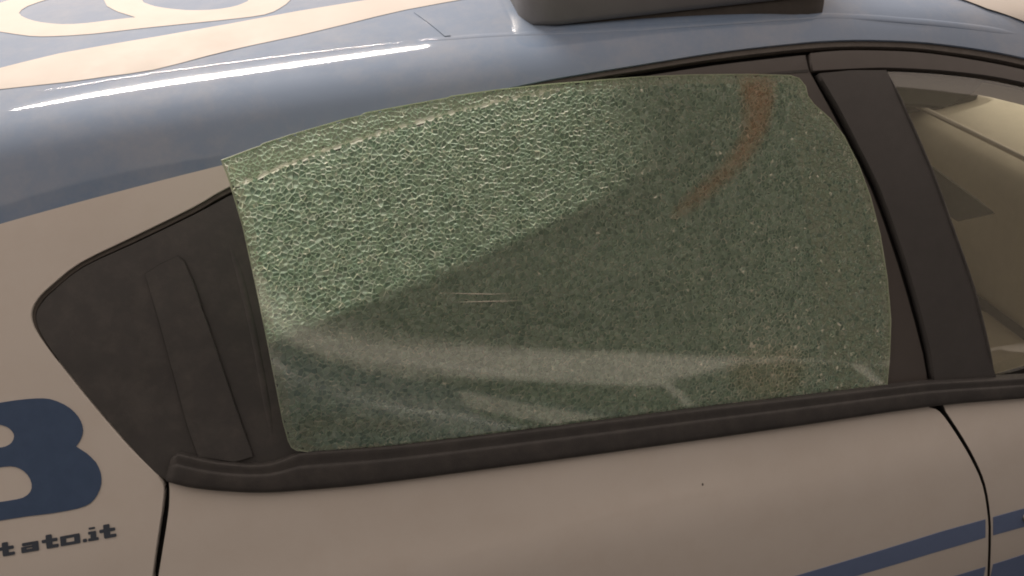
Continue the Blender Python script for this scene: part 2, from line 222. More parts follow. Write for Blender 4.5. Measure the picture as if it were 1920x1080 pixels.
 'bead': [(-0.519,0.5482),(-0.4967,0.5472),(-0.4637,0.5464),(-0.4235,0.5468),(-0.3777,0.5475),(-0.3283,0.5475),(-0.2775,0.5469),(-0.2273,0.5459),(-0.1814,0.5444),(-0.1459,0.5426),(-0.1165,0.5407),(-0.0888,0.5391),(-0.0693,0.538)],
 'bead2': [(-0.0693,0.538),(-0.0621,0.5378),(-0.0508,0.5368),(-0.0354,0.5344),(-0.0182,0.5317),(-0.0038,0.5302),(0.0146,0.5278),(0.0411,0.5233),(0.0799,0.5166),(0.1413,0.5064),(0.2116,0.4961),(0.2814,0.489),(0.3494,0.4849),(0.4069,0.4835),(0.4605,0.4813),(0.5166,0.4741),(0.569,0.4667),(0.6087,0.4619),(0.6463,0.457),(0.6996,0.4504),(0.7438,0.4445)],
 'roof_patch': [(-0.0558,0.6142),(-0.028,0.5371),(-0.0207,0.5364),(-0.046,0.6144)],
 'front_white': [(0.6695,0.5132),(0.7038,0.4862),(0.7528,0.4642),(0.8053,0.4411),(0.8667,0.5322),(0.8136,0.5505)],
 'B_out': [(-0.6491,0.179),(-0.5882,0.177),(-0.5802,0.1768),(-0.5698,0.1764),(-0.5601,0.1756),(-0.551,0.1745),(-0.5437,0.1732),(-0.5369,0.1711),(-0.5298,0.1672),(-0.5233,0.1624),(-0.518,0.1571),(-0.5139,0.1515),(-0.511,0.1458),(-0.5092,0.1402),(-0.5085,0.1349),(-0.5088,0.1299),(-0.5104,0.1252),(-0.5128,0.121),(-0.5163,0.1168),(-0.5193,0.1138),(-0.5097,0.1039),(-0.5061,0.0988),(-0.5022,0.0921),(-0.5003,0.0857),(-0.4995,0.0793),(-0.4998,0.0733),(-0.5011,0.0674),(-0.5037,0.0617),(-0.5072,0.0565),(-0.5112,0.0521),(-0.5161,0.0486),(-0.5219,0.0466),(-0.5298,0.0455),(-0.5423,0.0453),(-0.5564,0.0458),(-0.5702,0.0469),(-0.5841,0.0481),(-0.5997,0.0488),(-0.6119,0.0493),(-0.6721,0.0521)],
 'B_h1': [(-0.6175,0.1542),(-0.5925,0.1533),(-0.5895,0.1518),(-0.5859,0.1496),(-0.5833,0.1469),(-0.5814,0.1439),(-0.5803,0.1408),(-0.5803,0.1377),(-0.5818,0.1343),(-0.5843,0.1313),(-0.5878,0.1295),(-0.5915,0.1285),(-0.5948,0.1283),(-0.5971,0.1285),(-0.622,0.1294)],
 'B_h2': [(-0.626,0.1075),(-0.6011,0.1071),(-0.5961,0.1068),(-0.5901,0.106),(-0.5854,0.1044),(-0.5813,0.1018),(-0.5775,0.0979),(-0.5745,0.0932),(-0.5727,0.0878),(-0.5721,0.0824),(-0.573,0.0778),(-0.5753,0.074),(-0.5791,0.0711),(-0.5841,0.0692),(-0.5904,0.0688),(-0.597,0.069),(-0.6033,0.0692),(-0.6081,0.0695),(-0.6328,0.0706)],
 'text': [('t',[[(-0.615,0.0095),(-0.6128,0.0095),(-0.6106,0.0094),(-0.6098,0.0097),(-0.6093,0.0105),(-0.6081,0.0235),(-0.6083,0.0244),(-0.6091,0.0248),(-0.6135,0.0249),(-0.6143,0.0245),(-0.6147,0.0237),(-0.616,0.0107),(-0.6157,0.0099)],[(-0.6188,0.0165),(-0.6116,0.0162),(-0.6043,0.016),(-0.6035,0.0163),(-0.6031,0.0171),(-0.603,0.0187),(-0.6032,0.0195),(-0.6039,0.0199),(-0.6184,0.0203),(-0.6192,0.02),(-0.6196,0.0192),(-0.6197,0.0176),(-0.6195,0.0168)],[(-0.615,0.0095),(-0.6097,0.0094),(-0.6044,0.0092),(-0.6036,0.0095),(-0.6032,0.0103),(-0.6031,0.0119),(-0.6033,0.0127),(-0.6041,0.013),(-0.6146,0.0134),(-0.6154,0.013),(-0.6158,0.0122),(-0.616,0.0107),(-0.6157,0.0099)]]),('a',[[(-0.5938,0.0163),(-0.5865,0.0161),(-0.5791,0.0159),(-0.5784,0.0162),(-0.578,0.0169),(-0.5779,0.0183),(-0.5781,0.0191),(-0.5788,0.0194),(-0.5935,0.0199),(-0.5942,0.0196),(-0.5946,0.0188),(-0.5947,0.0174),(-0.5945,0.0166)],[(-0.5839,0.0085),(-0.5816,0.0085),(-0.5794,0.0084),(-0.5786,0.0087),(-0.5782,0.0096),(-0.5773,0.0182),(-0.5776,0.019),(-0.5783,0.0194),(-0.5828,0.0195),(-0.5836,0.0192),(-0.584,0.0184),(-0.5849,0.0098),(-0.5846,0.0089)],[(-0.5957,0.0089),(-0.5875,0.0087),(-0.5793,0.0084),(-0.5785,0.0087),(-0.5782,0.0094),(-0.578,0.0109),(-0.5783,0.0116),(-0.5789,0.012),(-0.5953,0.0125),(-0.5961,0.0122),(-0.5964,0.0114),(-0.5966,0.01),(-0.5964,0.0093)],[(-0.5956,0.0089),(-0.5939,0.0089),(-0.5922,0.0088),(-0.5914,0.0091),(-0.591,0.01),(-0.5906,0.0141),(-0.5908,0.015),(-0.5916,0.0153),(-0.5949,0.0154),(-0.5957,0.0151),(-0.5962,0.0143),(-0.5966,0.0101),(-0.5963,0.0093)],[(-0.5956,0.0136),(-0.587,0.0133),(-0.5784,0.013),(-0.578,0.0132),(-0.5778,0.0137),(-0.5777,0.0146),(-0.5778,0.015),(-0.5782,0.0152),(-0.5954,0.0157),(-0.5958,0.0156),(-0.5961,0.0151),(-0.5962,0.0142),(-0.596,0.0138)]]),('t',[[(-0.5693,0.0081),(-0.5671,0.008),(-0.5648,0.0079),(-0.564,0.0083),(-0.5636,0.0091),(-0.5623,0.0222),(-0.5626,0.0231),(-0.5633,0.0234),(-0.5678,0.0236),(-0.5686,0.0232),(-0.569,0.0224),(-0.5703,0.0093),(-0.5701,0.0085)],[(-0.5731,0.0151),(-0.5658,0.0149),(-0.5585,0.0146),(-0.5577,0.015),(-0.5573,0.0158),(-0.5571,0.0173),(-0.5574,0.0181),(-0.5581,0.0185),(-0.5728,0.0189),(-0.5736,0.0186),(-0.574,0.0178),(-0.5741,0.0163),(-0.5739,0.0154)],[(-0.5693,0.0081),(-0.564,0.0079),(-0.5586,0.0077),(-0.5578,0.0081),(-0.5574,0.0089),(-0.5573,0.0104),(-0.5575,0.0113),(-0.5582,0.0116),(-0.569,0.012),(-0.5698,0.0116),(-0.5702,0.0108),(-0.5703,0.0093),(-0.5701,0.0085)]]),('o',[[(-0.5546,0.0076),(-0.5451,0.0073),(-0.5356,0.007),(-0.5349,0.0073),(-0.5346,0.008),(-0.5344,0.0093),(-0.5347,0.0101),(-0.5353,0.0104),(-0.5543,0.011),(-0.555,0.0107),(-0.5553,0.01),(-0.5555,0.0087),(-0.5552,0.0079)],[(-0.5538,0.0154),(-0.5444,0.0151),(-0.5349,0.0148),(-0.5342,0.0151),(-0.5338,0.0158),(-0.5337,0.0171),(-0.5339,0.0179),(-0.5345,0.0182),(-0.5535,0.0187),(-0.5542,0.0185),(-0.5546,0.0178),(-0.5547,0.0164),(-0.5545,0.0157)],[(-0.5544,0.0076),(-0.5525,0.0076),(-0.5505,0.0075),(-0.5497,0.0078),(-0.5492,0.0087),(-0.5484,0.0174),(-0.5486,0.0182),(-0.5494,0.0186),(-0.5533,0.0187),(-0.5542,0.0184),(-0.5546,0.0176),(-0.5554,0.0088),(-0.5552,0.008)],[(-0.5398,0.0071),(-0.5378,0.0071),(-0.5358,0.007),(-0.535,0.0074),(-0.5346,0.0082),(-0.5337,0.0169),(-0.534,0.0178),(-0.5347,0.0182),(-0.5387,0.0183),(-0.5395,0.018),(-0.5399,0.0171),(-0.5408,0.0084),(-0.5405,0.0075)]]),('.',[[(-0.531,0.0069),(-0.5299,0.0068),(-0.5287,0.0068),(-0.5279,0.0071),(-0.5275,0.0079),(-0.5273,0.0095),(-0.5276,0.0103),(-0.5283,0.0107),(-0.5306,0.0108),(-0.5314,0.0104),(-0.5319,0.0096),(-0.532,0.0081),(-0.5318,0.0072)]]),('i',[[(-0.5225,0.0066),(-0.5205,0.0065),(-0.5185,0.0065),(-0.5177,0.0068),(-0.5173,0.0076),(-0.5164,0.0161),(-0.5167,0.0169),(-0.5174,0.0173),(-0.5214,0.0174),(-0.5223,0.0171),(-0.5227,0.0163),(-0.5235,0.0078),(-0.5232,0.007)],[(-0.5242,0.0142),(-0.5209,0.0141),(-0.5176,0.014),(-0.5169,0.0143),(-0.5165,0.015),(-0.5164,0.0163),(-0.5166,0.017),(-0.5172,0.0173),(-0.5239,0.0175),(-0.5246,0.0172),(-0.5249,0.0165),(-0.5251,0.0152),(-0.5248,0.0145)],[(-0.5255,0.0067),(-0.5208,0.0065),(-0.516,0.0064),(-0.5153,0.0067),(-0.515,0.0074),(-0.5149,0.0087),(-0.5151,0.0094),(-0.5157,0.0097),(-0.5252,0.01),(-0.5259,0.0097),(-0.5262,0.009),(-0.5264,0.0077),(-0.5261,0.007)],[(-0.5228,0.0196),(-0.5201,0.0195),(-0.5174,0.0194),(-0.5169,0.0196),(-0.5166,0.0201),(-0.5165,0.0211),(-0.5167,0.0216),(-0.5171,0.0218),(-0.5226,0.022),(-0.5231,0.0218),(-0.5233,0.0213),(-0.5234,0.0203),(-0.5233,0.0198)]]),('t',[[(-0.5083,0.0061),(-0.506,0.0061),(-0.5037,0.006),(-0.5029,0.0063),(-0.5024,0.0072),(-0.5011,0.0204),(-0.5014,0.0213),(-0.5022,0.0217),(-0.5067,0.0218),(-0.5076,0.0215),(-0.508,0.0206),(-0.5093,0.0074),(-0.509,0.0065)],[(-0.5122,0.0132),(-0.5047,0.013),(-0.4973,0.0128),(-0.4965,0.0131),(-0.496,0.0139),(-0.4959,0.0155),(-0.4961,0.0163),(-0.4969,0.0167),(-0.5118,0.0171),(-0.5126,0.0168),(-0.513,0.016),(-0.5132,0.0144),(-0.5129,0.0136)],[(-0.5083,0.0061),(-0.5028,0.006),(-0.4974,0.0058),(-0.4966,0.0061),(-0.4961,0.0069),(-0.496,0.0085),(-0.4962,0.0093),(-0.497,0.0097),(-0.5079,0.0101),(-0.5087,0.0097),(-0.5091,0.0089),(-0.5093,0.0074),(-0.509,0.0065)]])],
 'stripe1': [(0.1197,-0.2476),(0.2061,-0.2422),(0.2943,-0.2373),(0.3879,-0.2325),(0.5065,-0.2268),(0.576,-0.2266),(0.6324,-0.2268),(0.7005,-0.228),(0.7047,-0.2584),(0.6359,-0.2577),(0.5789,-0.2571),(0.4935,-0.2586),(0.3805,-0.2627),(0.2946,-0.2673),(0.213,-0.2726)],
 'stripe2': [(0.351,-0.32),(0.4375,-0.3144),(0.5343,-0.3126),(0.5869,-0.3117),(0.6446,-0.3098),(0.7146,-0.3091),(0.7492,-0.4382),(0.6728,-0.4303),(0.6111,-0.4287)],
 'chip': [(0.1825,-0.0788),(0.1839,-0.0788),(0.1842,-0.0812),(0.1826,-0.0822),(0.1818,-0.0807)],
 'lock': (0.639,-0.2417),
 'pane': [(-0.2935,1.3737),(-0.2829,1.3747),(-0.2721,1.376),(-0.2638,1.3772),(-0.254,1.3781),(-0.2515,1.3796),(-0.2221,1.3822),(-0.1911,1.3842),(-0.1681,1.3859),(-0.1474,1.3861),(-0.1424,1.3878),(-0.098,1.3869),(-0.0512,1.3858),(-0.0467,1.3866),(0.0056,1.3838),(0.0625,1.3793),(0.1275,1.3727),(0.1811,1.3671),(0.2498,1.358),(0.3204,1.347),(0.3783,1.3365),(0.3908,1.331),(0.3977,1.3211),(0.3984,1.3105),(0.4052,1.3),(0.4242,1.2815),(0.4394,1.2594),(0.4529,1.2246),(0.4618,1.1873),(0.4668,1.1442),(0.4674,1.0954),(0.4639,1.0467),(0.4562,1.0107),(0.4463,0.9737),(0.444,0.964),(0.3259,0.9726),(0.1859,0.9853),(-0.0141,1.0016),(-0.1782,1.0162),(-0.2612,1.0343),(-0.2859,1.044),(-0.2908,1.0493),(-0.2926,1.058),(-0.2933,1.0828),(-0.2916,1.1318),(-0.2899,1.1798),(-0.2884,1.2384),(-0.2878,1.3041),(-0.2906,1.3515)],
 'ridge': [(-0.2868,1.345),(-0.282,1.3457),(-0.2754,1.3468),(-0.2674,1.3481),(-0.2588,1.3496),(-0.2501,1.3511),(-0.2421,1.3524),(-0.2345,1.3536),(-0.2269,1.3548),(-0.2192,1.3559),(-0.2116,1.357),(-0.2039,1.3581),(-0.1962,1.3591),(-0.1885,1.3599),(-0.1807,1.3607),(-0.173,1.3615),(-0.1652,1.3622),(-0.1574,1.3628),(-0.1495,1.3635),(-0.1416,1.3642),(-0.1337,1.3648),(-0.1258,1.3654),(-0.1178,1.366),(-0.1098,1.3666),(-0.1018,1.3671),(-0.0936,1.3677),(-0.0852,1.3682),(-0.0768,1.3686),(-0.0685,1.3691),(-0.0605,1.3695),(-0.053,1.3699),(-0.0463,1.3702),(-0.0403,1.3704),(-0.0347,1.3707),(-0.029,1.3708),(-0.0228,1.371),(-0.0156,1.3712),(-0.0071,1.3714),(0.0024,1.3715),(0.0124,1.3717),(0.0226,1.3718),(0.0325,1.3719),(0.0416,1.372),(0.0504,1.3719),(0.0594,1.3718),(0.068,1.3716),(0.0758,1.3715),(0.0823,1.3713),(0.0872,1.3712)],
 'scr1': [(-0.0981,1.1894),(-0.0684,1.1819),(-0.0381,1.1749),(-0.012,1.1707)],
 'scr2': [(-0.0844,1.1757),(-0.0577,1.1707),(-0.027,1.1648),(0.0011,1.1602)],
 'tint_orange': [(0.3045,1.3485),(0.3313,1.348),(0.3576,1.3393),(0.36,1.324),(0.3534,1.3062),(0.3461,1.2913),(0.3354,1.2772),(0.3214,1.2634),(0.3042,1.2505),(0.2827,1.2392),(0.2604,1.2291),(0.2401,1.2198),(0.2219,1.2127),(0.206,1.2089),(0.1947,1.209),(0.1897,1.2151),(0.1924,1.2241),(0.2074,1.2337),(0.2276,1.2439),(0.2477,1.2531),(0.2668,1.263),(0.282,1.2747),(0.2933,1.2874),(0.2991,1.3006),(0.3018,1.3149),(0.3004,1.334)],
 'tint_brown': [(0.2446,1.0514),(0.2678,1.0552),(0.2949,1.054),(0.32,1.0471),(0.3392,1.0362),(0.3448,1.0223),(0.342,1.0075),(0.3344,0.9934),(0.3203,0.9833),(0.2961,0.9824),(0.2705,0.9866),(0.2512,0.9931),(0.2374,1.0026),(0.2311,1.0155),(0.2307,1.0292),(0.2341,1.0418)],
 'tint_rear': [(-0.2828,1.0902),(-0.2604,1.0902),(-0.2276,1.0818),(-0.185,1.0701),(-0.1461,1.0571),(-0.1268,1.0461),(-0.1242,1.038),(-0.1432,1.0351),(-0.1745,1.0369),(-0.2152,1.0472),(-0.2509,1.0559),(-0.262,1.0493),(-0.266,1.0409),(-0.2755,1.0397),(-0.283,1.0461),(-0.2874,1.0692)],
 'pillar_lining': [(0.5045,0.4116),(0.5957,0.4013),(0.6901,0.3857),(0.6583,0.3607),(0.619,0.3472),(0.5759,0.3538),(0.541,0.3584),(0.5503,0.3025),(0.5607,0.2481),(0.5429,0.2563),(0.5196,0.3458)],
}


def catmull(pts, n=24):
    Q = np.array(pts, float); out = []
    for i in range(len(Q) - 1):
        p0, p1, p2, p3 = Q[max(i - 1, 0)], Q[i], Q[i + 1], Q[min(i + 2, len(Q) - 1)]
        for k in range(n):
            t = k / n
            out.append(.5 * ((2 * p1) + (-p0 + p2) * t + (2 * p0 - 5 * p1 + 4 * p2 - p3) * t * t + (-p0 + 3 * p1 - 3 * p2 + p3) * t ** 3))
    out.append(Q[-1])
    return np.array(out)

PC = catmull(PROFILE_HALF + [(1.48 - a, b) for a, b in PROFILE_HALF[-2::-1]])
ARC = np.concatenate([[0], np.cumsum(np.linalg.norm(np.diff(PC, axis=0), axis=1))])
ARC -= ARC[7 * 24]
SMIN, SMAX = ARC[0], ARC[-1]
TOT = SMIN + SMAX

def body(x, s):
    x = np.asarray(x, float); s = np.asarray(s, float)
    y = np.interp(s, ARC, PC[:, 0]); z = np.interp(s, ARC, PC[:, 1])
    sm = np.minimum(s, TOT - s)
    w = np.clip(sm / .45, 0, 1) ** 1.5
    dz = -np.where(x > .22, .17 * (x - .22) ** 2, 0) - np.where(x < -.35, .10 * (x + .35) ** 2, 0)
    dy = np.where(x < -.35, .10 * (x + .35) ** 2, 0) * np.clip(sm / .45, 0, 1) + np.where(x > .2, .06 * (x - .2) ** 2, 0)
    return np.stack([x + 0 * y, y + dy * np.clip((TOT - 2 * s) / .6, -1, 1), z + dz * w], -1)

def body_n(x, s, h=.004):
    a = body(x + h, s) - body(x - h, s)
    b = body(x, s + h) - body(x, s - h)
    n = np.cross(a, b)
    return n / np.linalg.norm(n, axis=-1, keepdims=True)

def inside(poly, pts):
    poly = np.asarray(poly); pts = np.asarray(pts)
    r = np.zeros(len(pts), bool)
    x, y = pts[:, 0], pts[:, 1]
    xa, ya = poly[-1]
    for xb, yb in poly:
        if ya != yb:
            c = ((yb > y) != (ya > y)) & (x < (xa - xb) * (y - yb) / (ya - yb) + xb)
            r ^= c
        xa, ya = xb, yb
    return r

def dense(poly, step, closed=True):
    out = []
    n = len(poly)
    for i in range(n if closed else n - 1):
        a = np.array(poly[i]); b = np.array(poly[(i + 1) % n])
        k = max(1, int(np.linalg.norm(b - a) / step))
        for j in range(k):
            out.append(tuple(a + (b - a) * j / k))
    if not closed:
        out.append(tuple(poly[-1]))
    return out

def cdt(outlines, holes, grid, lines=(), step=None):
    """triangulate the union of outlines minus holes; returns 2-D vertices and triangles"""
    step = step or grid
    V = []; E = []
    for closed, L in [(True, p) for p in list(outlines) + list(holes)] + [(False, p) for p in lines]:
        d = dense(L, step, closed)
        i0 = len(V); V += d
        E += [(i0 + i, i0 + i + 1) for i in range(len(d) - 1)]
        if closed:
            E.append((i0 + len(d) - 1, i0))
    B = np.array(V)
    lo, hi = B.min(0), B.max(0)
    if grid < max(hi - lo):
        gx, gy = np.meshgrid(np.arange(lo[0] + grid / 2, hi[0], grid), np.arange(lo[1] + grid / 2, hi[1], grid))
        gx = gx + (np.arange(gx.shape[0]) % 2)[:, None] * grid * .5
        G = np.stack([gx.ravel(), gy.ravel()], -1)
        keep = np.zeros(len(G), bool)
        for p in outlines: keep |= inside(p, G)
        for p in holes: keep &= ~inside(p, G)
        G = G[keep]
        if len(G):
            near = np.zeros(len(G), bool)
            for i in range(0, len(B), 400):
                near |= (((G[:, None, :] - B[None, i:i + 400, :]) ** 2).sum(-1) < (grid * .45) ** 2).any(1)
            V = V + [tuple(g) for g in G[~near]]
    vv, ee, ff, *_ = delaunay_2d_cdt([Vector((float(a), float(b))) for a, b in V], E, [], 0, 1e-6)
    vv = np.array([(v.x, v.y) for v in vv])
    F = np.array([f for f in ff if len(f) == 3])
    C = vv[F].mean(1)
    keep = np.zeros(len(F), bool)
    for p in outlines: keep |= inside(p, C)
    for p in holes: keep &= ~inside(p, C)
    F = F[keep]
    a = vv[F]
    area = (a[:, 1, 0] - a[:, 0, 0]) * (a[:, 2, 1] - a[:, 0, 1]) - (a[:, 2, 0] - a[:, 0, 0]) * (a[:, 1, 1] - a[:, 0, 1])
    F[area < 0] = F[area < 0][:, ::-1]
    F = F[np.abs(area) > 1e-11]
    used = np.unique(F); remap = -np.ones(len(vv), int); remap[used] = np.arange(len(used))
    return vv[used], remap[F]

def link(name, me, parent=None, mats=()):
    o = bpy.data.objects.new(name, me)
    col.objects.link(o)
    for m in mats: me.materials.append(m)
    if parent: o.parent = parent
    return o

def panel(name, outlines, mats, parent, holes=(), off=0.0, grid=.03, flange=.012, lines=(), region=None, step=None, dome=0.0, surf=None, surf_n=None, edge=0):
    """a piece of sheet lying on the body surface, with a turned-in edge"""
    surf = surf or body; surf_n = surf_n or body_n
    if not isinstance(outlines[0][0], (tuple, list)): outlines = [outlines]
    if not isinstance(mats, (list, tuple)): mats = [mats]
    V, F = cdt(outlines, holes, grid, lines, step)
    N = surf_n(V[:, 0], V[:, 1])
    P = surf(V[:, 0], V[:, 1])
    # boundary edges
    cnt = {}
    for t in F:
        for k in range(3):
            a, b = int(t[k]), int(t[(k + 1) % 3])
            cnt[(a, b)] = cnt.get((a, b), 0) + 1
    bnd = [(a, b) for (a, b) in cnt if (b, a) not in cnt]
    bv = sorted({v for e in bnd for v in e})
    offs = np.full(len(V), float(off))
    if dome:                                     # rounded section: the rim sits lower than the middle
        bp = P[bv]
        dist = np.full(len(V), 1e9)
        for i in range(0, len(bp), 300):
            dist = np.minimum(dist, np.linalg.norm(P[:, None, :] - bp[None, i:i + 300, :], axis=-1).min(1))
        t = np.clip(dist / dome[0], 0, 1)
        offs += dome[1] * np.sqrt(1 - (1 - t) ** 2)
    PP = P + N * offs[:, None]
    verts = [tuple(p) for p in PP]; norms = [tuple(n) for n in N]
    faces = [tuple(int(i) for i in t) for t in F]
    mi = [0] * len(faces)
    if region:
        C = V[F].mean(1)
        mi = [int(i) for i in region(C)]
    if flange:
        out = {}
        for a, b in bnd:
            e = PP[b] - PP[a]
            n = np.cross(e, N[a]); n /= (np.linalg.norm(n) + 1e-9)
            out.setdefault(a, []).append(n); out.setdefault(b, []).append(n)
        top = {}; low = {}
        for v in bv:
            n = np.mean(out[v], 0); n = n / (np.linalg.norm(n) + 1e-9)
            r = min(.0012, flange * .3)
            # small rolled edge, then the return
            top[v] = len(verts); verts.append(tuple(PP[v])); m_ = n * .6 + N[v] * .8; norms.append(tuple(m_ / np.linalg.norm(m_)))
            low[v] = len(verts); verts.append(tuple(PP[v] + n * r * .3 - N[v] * flange)); norms.append(tuple(n))
        for a, b in bnd:
            faces.append((b, a, low[a])); faces.append((b, low[a], low[b]))
            faces[-2] = (top[b], top[a], low[a]); faces[-1] = (top[b], low[a], low[b])
            k = edge
            mi += [k, k]
        if region:
            fm = {}
            for t, m_ in zip(F, mi):
                for i in t: fm[int(i)] = m_
            j = len(F)
            for a, b in bnd:
                mi[j] = mi[j + 1] = fm[a]; j += 2
    me = bpy.data.meshes.new(name)
    me.from_pydata(verts, [], faces)
    me.polygons.foreach_set('material_index', mi)
    me.polygons.foreach_set('use_smooth', [True] * len(faces))
    if not dome:
        me.normals_split_custom_set_from_vertices(norms)
    me.update()
    return link(name, me, parent, mats)

def smooth(me): me.polygons.foreach_set('use_smooth', [True] * len(me.polygons))

def tube(name, pts, radius, m, parent, seg=8, squash=None, cap=True):
    """a round (or flattened) bar along a polyline"""
    pts = [Vector(p) for p in pts]
    verts = []; faces = []
    up0 = Vector((0, 0, 1))
    for i, p in enumerate(pts):
        t = (pts[min(i + 1, len(pts) - 1)] - pts[max(i - 1, 0)]).normalized()
        a = t.cross(up0)
        if a.length < 1e-3: a = t.cross(Vector((0, 1, 0)))
        a.normalize(); b = a.cross(t)
        r = radius[i] if isinstance(radius, (list, tuple)) else radius
        for k in range(seg):
            an = 2 * math.pi * k / seg
            verts.append(p + a * math.cos(an) * r * (squash[0] if squash else 1) + b * math.sin(an) * r * (squash[1] if squash else 1))
    for i in range(len(pts) - 1):
        for k in range(seg):
            faces.append((i * seg + k, i * seg + (k + 1) % seg, (i + 1) * seg + (k + 1) % seg, (i + 1) * seg + k))
    if cap:
        faces.append(tuple(range(seg))[::-1]); faces.append(tuple((len(pts) - 1) * seg + k for k in range(seg)))
    me = bpy.data.meshes.new(name); me.from_pydata(verts, [], faces); smooth(me)
    return link(name, me, parent, [m])

def rbox(name, size, loc, m, parent, rot=(0, 0, 0), bevel=.01, seg=3, taper=None, sharp=False):
    bm = bmesh.new()
    bmesh.ops.create_cube(bm, size=1)
    for v in bm.verts:
        if taper and v.co.z > 0: v.co.x *= taper[0]; v.co.y *= taper[1]
        v.co = Vector((v.co.x * size[0], v.co.y * size[1], v.co.z * size[2]))
    bmesh.ops.bevel(bm, geom=list(bm.edges), offset=bevel, segments=seg, affect='EDGES', profile=.5)
    mtx = Matrix.Translation(loc) @ Matrix.Rotation(rot[2], 4, 'Z') @ Matrix.Rotation(rot[1], 4, 'Y') @ Matrix.Rotation(rot[0], 4, 'X')
    bm.transform(mtx)
    me = bpy.data.meshes.new(name); bm.to_mesh(me); bm.free()
    if not sharp: smooth(me)
    return link(name, me, parent, [m])

# ------------------------------------------------------------------ setting
gm = bpy.data.meshes.new('ground')
gm.from_pydata([(-60, -60, 0), (60, -60, 0), (60, 60, 0), (-60, 60, 0)], [], [(0, 1, 2, 3)])
ground = link('ground', gm, None, [M['asphalt']])
ground['kind'] = 'structure'

M['render'] = surface('dark_backdrop', (.17, .16, .145), (.14, .13, .115), (.8, .95), 3, bump=.3, bump_scale=60)
backdrop = rbox('reflection_backdrop', (30, .3, 9.0), (1, -6.6, 4.5), M['render'], None, bevel=.03, seg=2)  # added out of view, to darken what the pane mirrors
backdrop['label'] = 'dark plain wall behind the pale parked car, added to darken the reflection'
backdrop['category'] = 'backdrop'

# ------------------------------------------------------------------ the car parked opposite, behind the viewer; it shows as a reflection in the glass
M['pale'] = surface('pale_car_paint', (.84, .82, .78), (.80, .78, .74), (.3, .4), 4, coat=.6, coat_rough=.05)
M['dark_glass'] = surface('dark_car_glass', (.015, .016, .017), None, (.05, .1), 4)
M['scuff'] = surface('pale_scuff', (.6, .58, .5), None, (.6, .8), 60)
M['tyre'] = surface('tyre_rubber', (.02, .02, .02), None, (.7, .9), 30)
def loft(name, stations, m, parent, caps=True):
    """stations: (x, ring of (y, z)); rings share a point count"""
    V = []; F = []
    n = len(stations[0][1])
    for x, ring in stations: V += [(x, y, z) for y, z in ring]
    for i in range(len(stations) - 1):
        for k in range(n):
            F.append((i * n + k, i * n + (k + 1) % n, (i + 1) * n + (k + 1) % n, (i + 1) * n + k))
    if caps: F.append(tuple(range(n))[::-1]); F.append(tuple((len(stations) - 1) * n + k for k in range(n)))
    me = bpy.data.meshes.new(name); me.from_pydata(V, [], F)
    bm = bmesh.new(); bm.from_mesh(me); bmesh.ops.recalc_face_normals(bm, faces=bm.faces); bm.to_mesh(me); bm.free()
    smooth(me)
    return link(name, me, parent, [m])
opp = bpy.data.objects.new('parked_car', None); opp.location = (1.3, -2.75, 0); col.objects.link(opp)
opp['label'] = 'blue and white parked car seen only as a reflection in the broken pane'
opp['category'] = 'car'
YN, YC = -1.86, -2.75                                    # near flank and centre line of that car
def ring(hw, z0, z1, inset):
    pts = [(hw - .06, z0), (hw, z0 + .12), (hw, z0 + .35), (hw - .03, z1 - .06), (hw - inset, z1)]
    return [(YC + a, b) for a, b in pts] + [(YC - a, b) for a, b in pts[::-1]]
lower = [(-.95, ring(.70, .35, .62, .10)), (-.85, ring(.80, .25, .72, .10)), (-.3, ring(.87, .22, .90, .12)), (.15, ring(.885, .22, .97, .10)), (.9, ring(.89, .22, 1.0, .08)), (1.8, ring(.89, .22, 1.02, .08)), (2.6, ring(.88, .24, 1.04, .08)), (3.2, ring(.84, .28, 1.02, .10)), (3.4, ring(.76, .36, .90, .10))]
M['dark_blue'] = surface('dark_blue_car_paint', (.045, .065, .11), (.04, .058, .10), (.3, .4), 4, coat=.5, coat_rough=.05)
loft('body', lower, M['dark_blue'], opp)
sx = np.linspace(.10, 1.75, 34)
me = bpy.data.meshes.new('flank_stripe')
me.from_pydata([(x, YN + .012, z0) for x in sx for z0 in (.885, .955 + .01 * x)] + [(x, YN - .02, z0) for x in sx for z0 in (.885, .955 + .01 * x)], [], [(2 * i, 2 * i + 2, 2 * i + 3, 2 * i + 1) for i in range(33)] + [(2 * i + 1, 2 * i + 3, 68 + 2 * i + 3, 68 + 2 * i + 1) for i in range(33)] + [(2 * i + 2, 2 * i, 68 + 2 * i, 68 + 2 * i + 2) for i in range(33)])
link('flank_stripe', me, opp, [M['pale']])
def gring(hw0, z0, hw1, z1): 
    pts = [(hw0, z0), (hw0 - (hw0 - hw1) * .8, z0 + (z1 - z0) * .8), (hw1 - .03, z1 - .015), (hw1 - .14, z1)]
    return [(YC + a, b) for a, b in pts] + [(YC - a, b) for a, b in pts[::-1]]
loft('cabin', [(-.35, gring(.74, .88, .66, .93)), (-.1, gring(.77, .92, .66, 1.05)), (.3, gring(.79, .97, .66, 1.19)), (.8, gring(.80, .98, .64, 1.30)), (1.5, gring(.80, 1.0, .61, 1.41)), (2.2, gring(.80, 1.0, .60, 1.45)), (2.8, gring(.78, 1.0, .58, 1.36)), (3.25, gring(.72, .98, .6, 1.05))], M['pale'], opp)
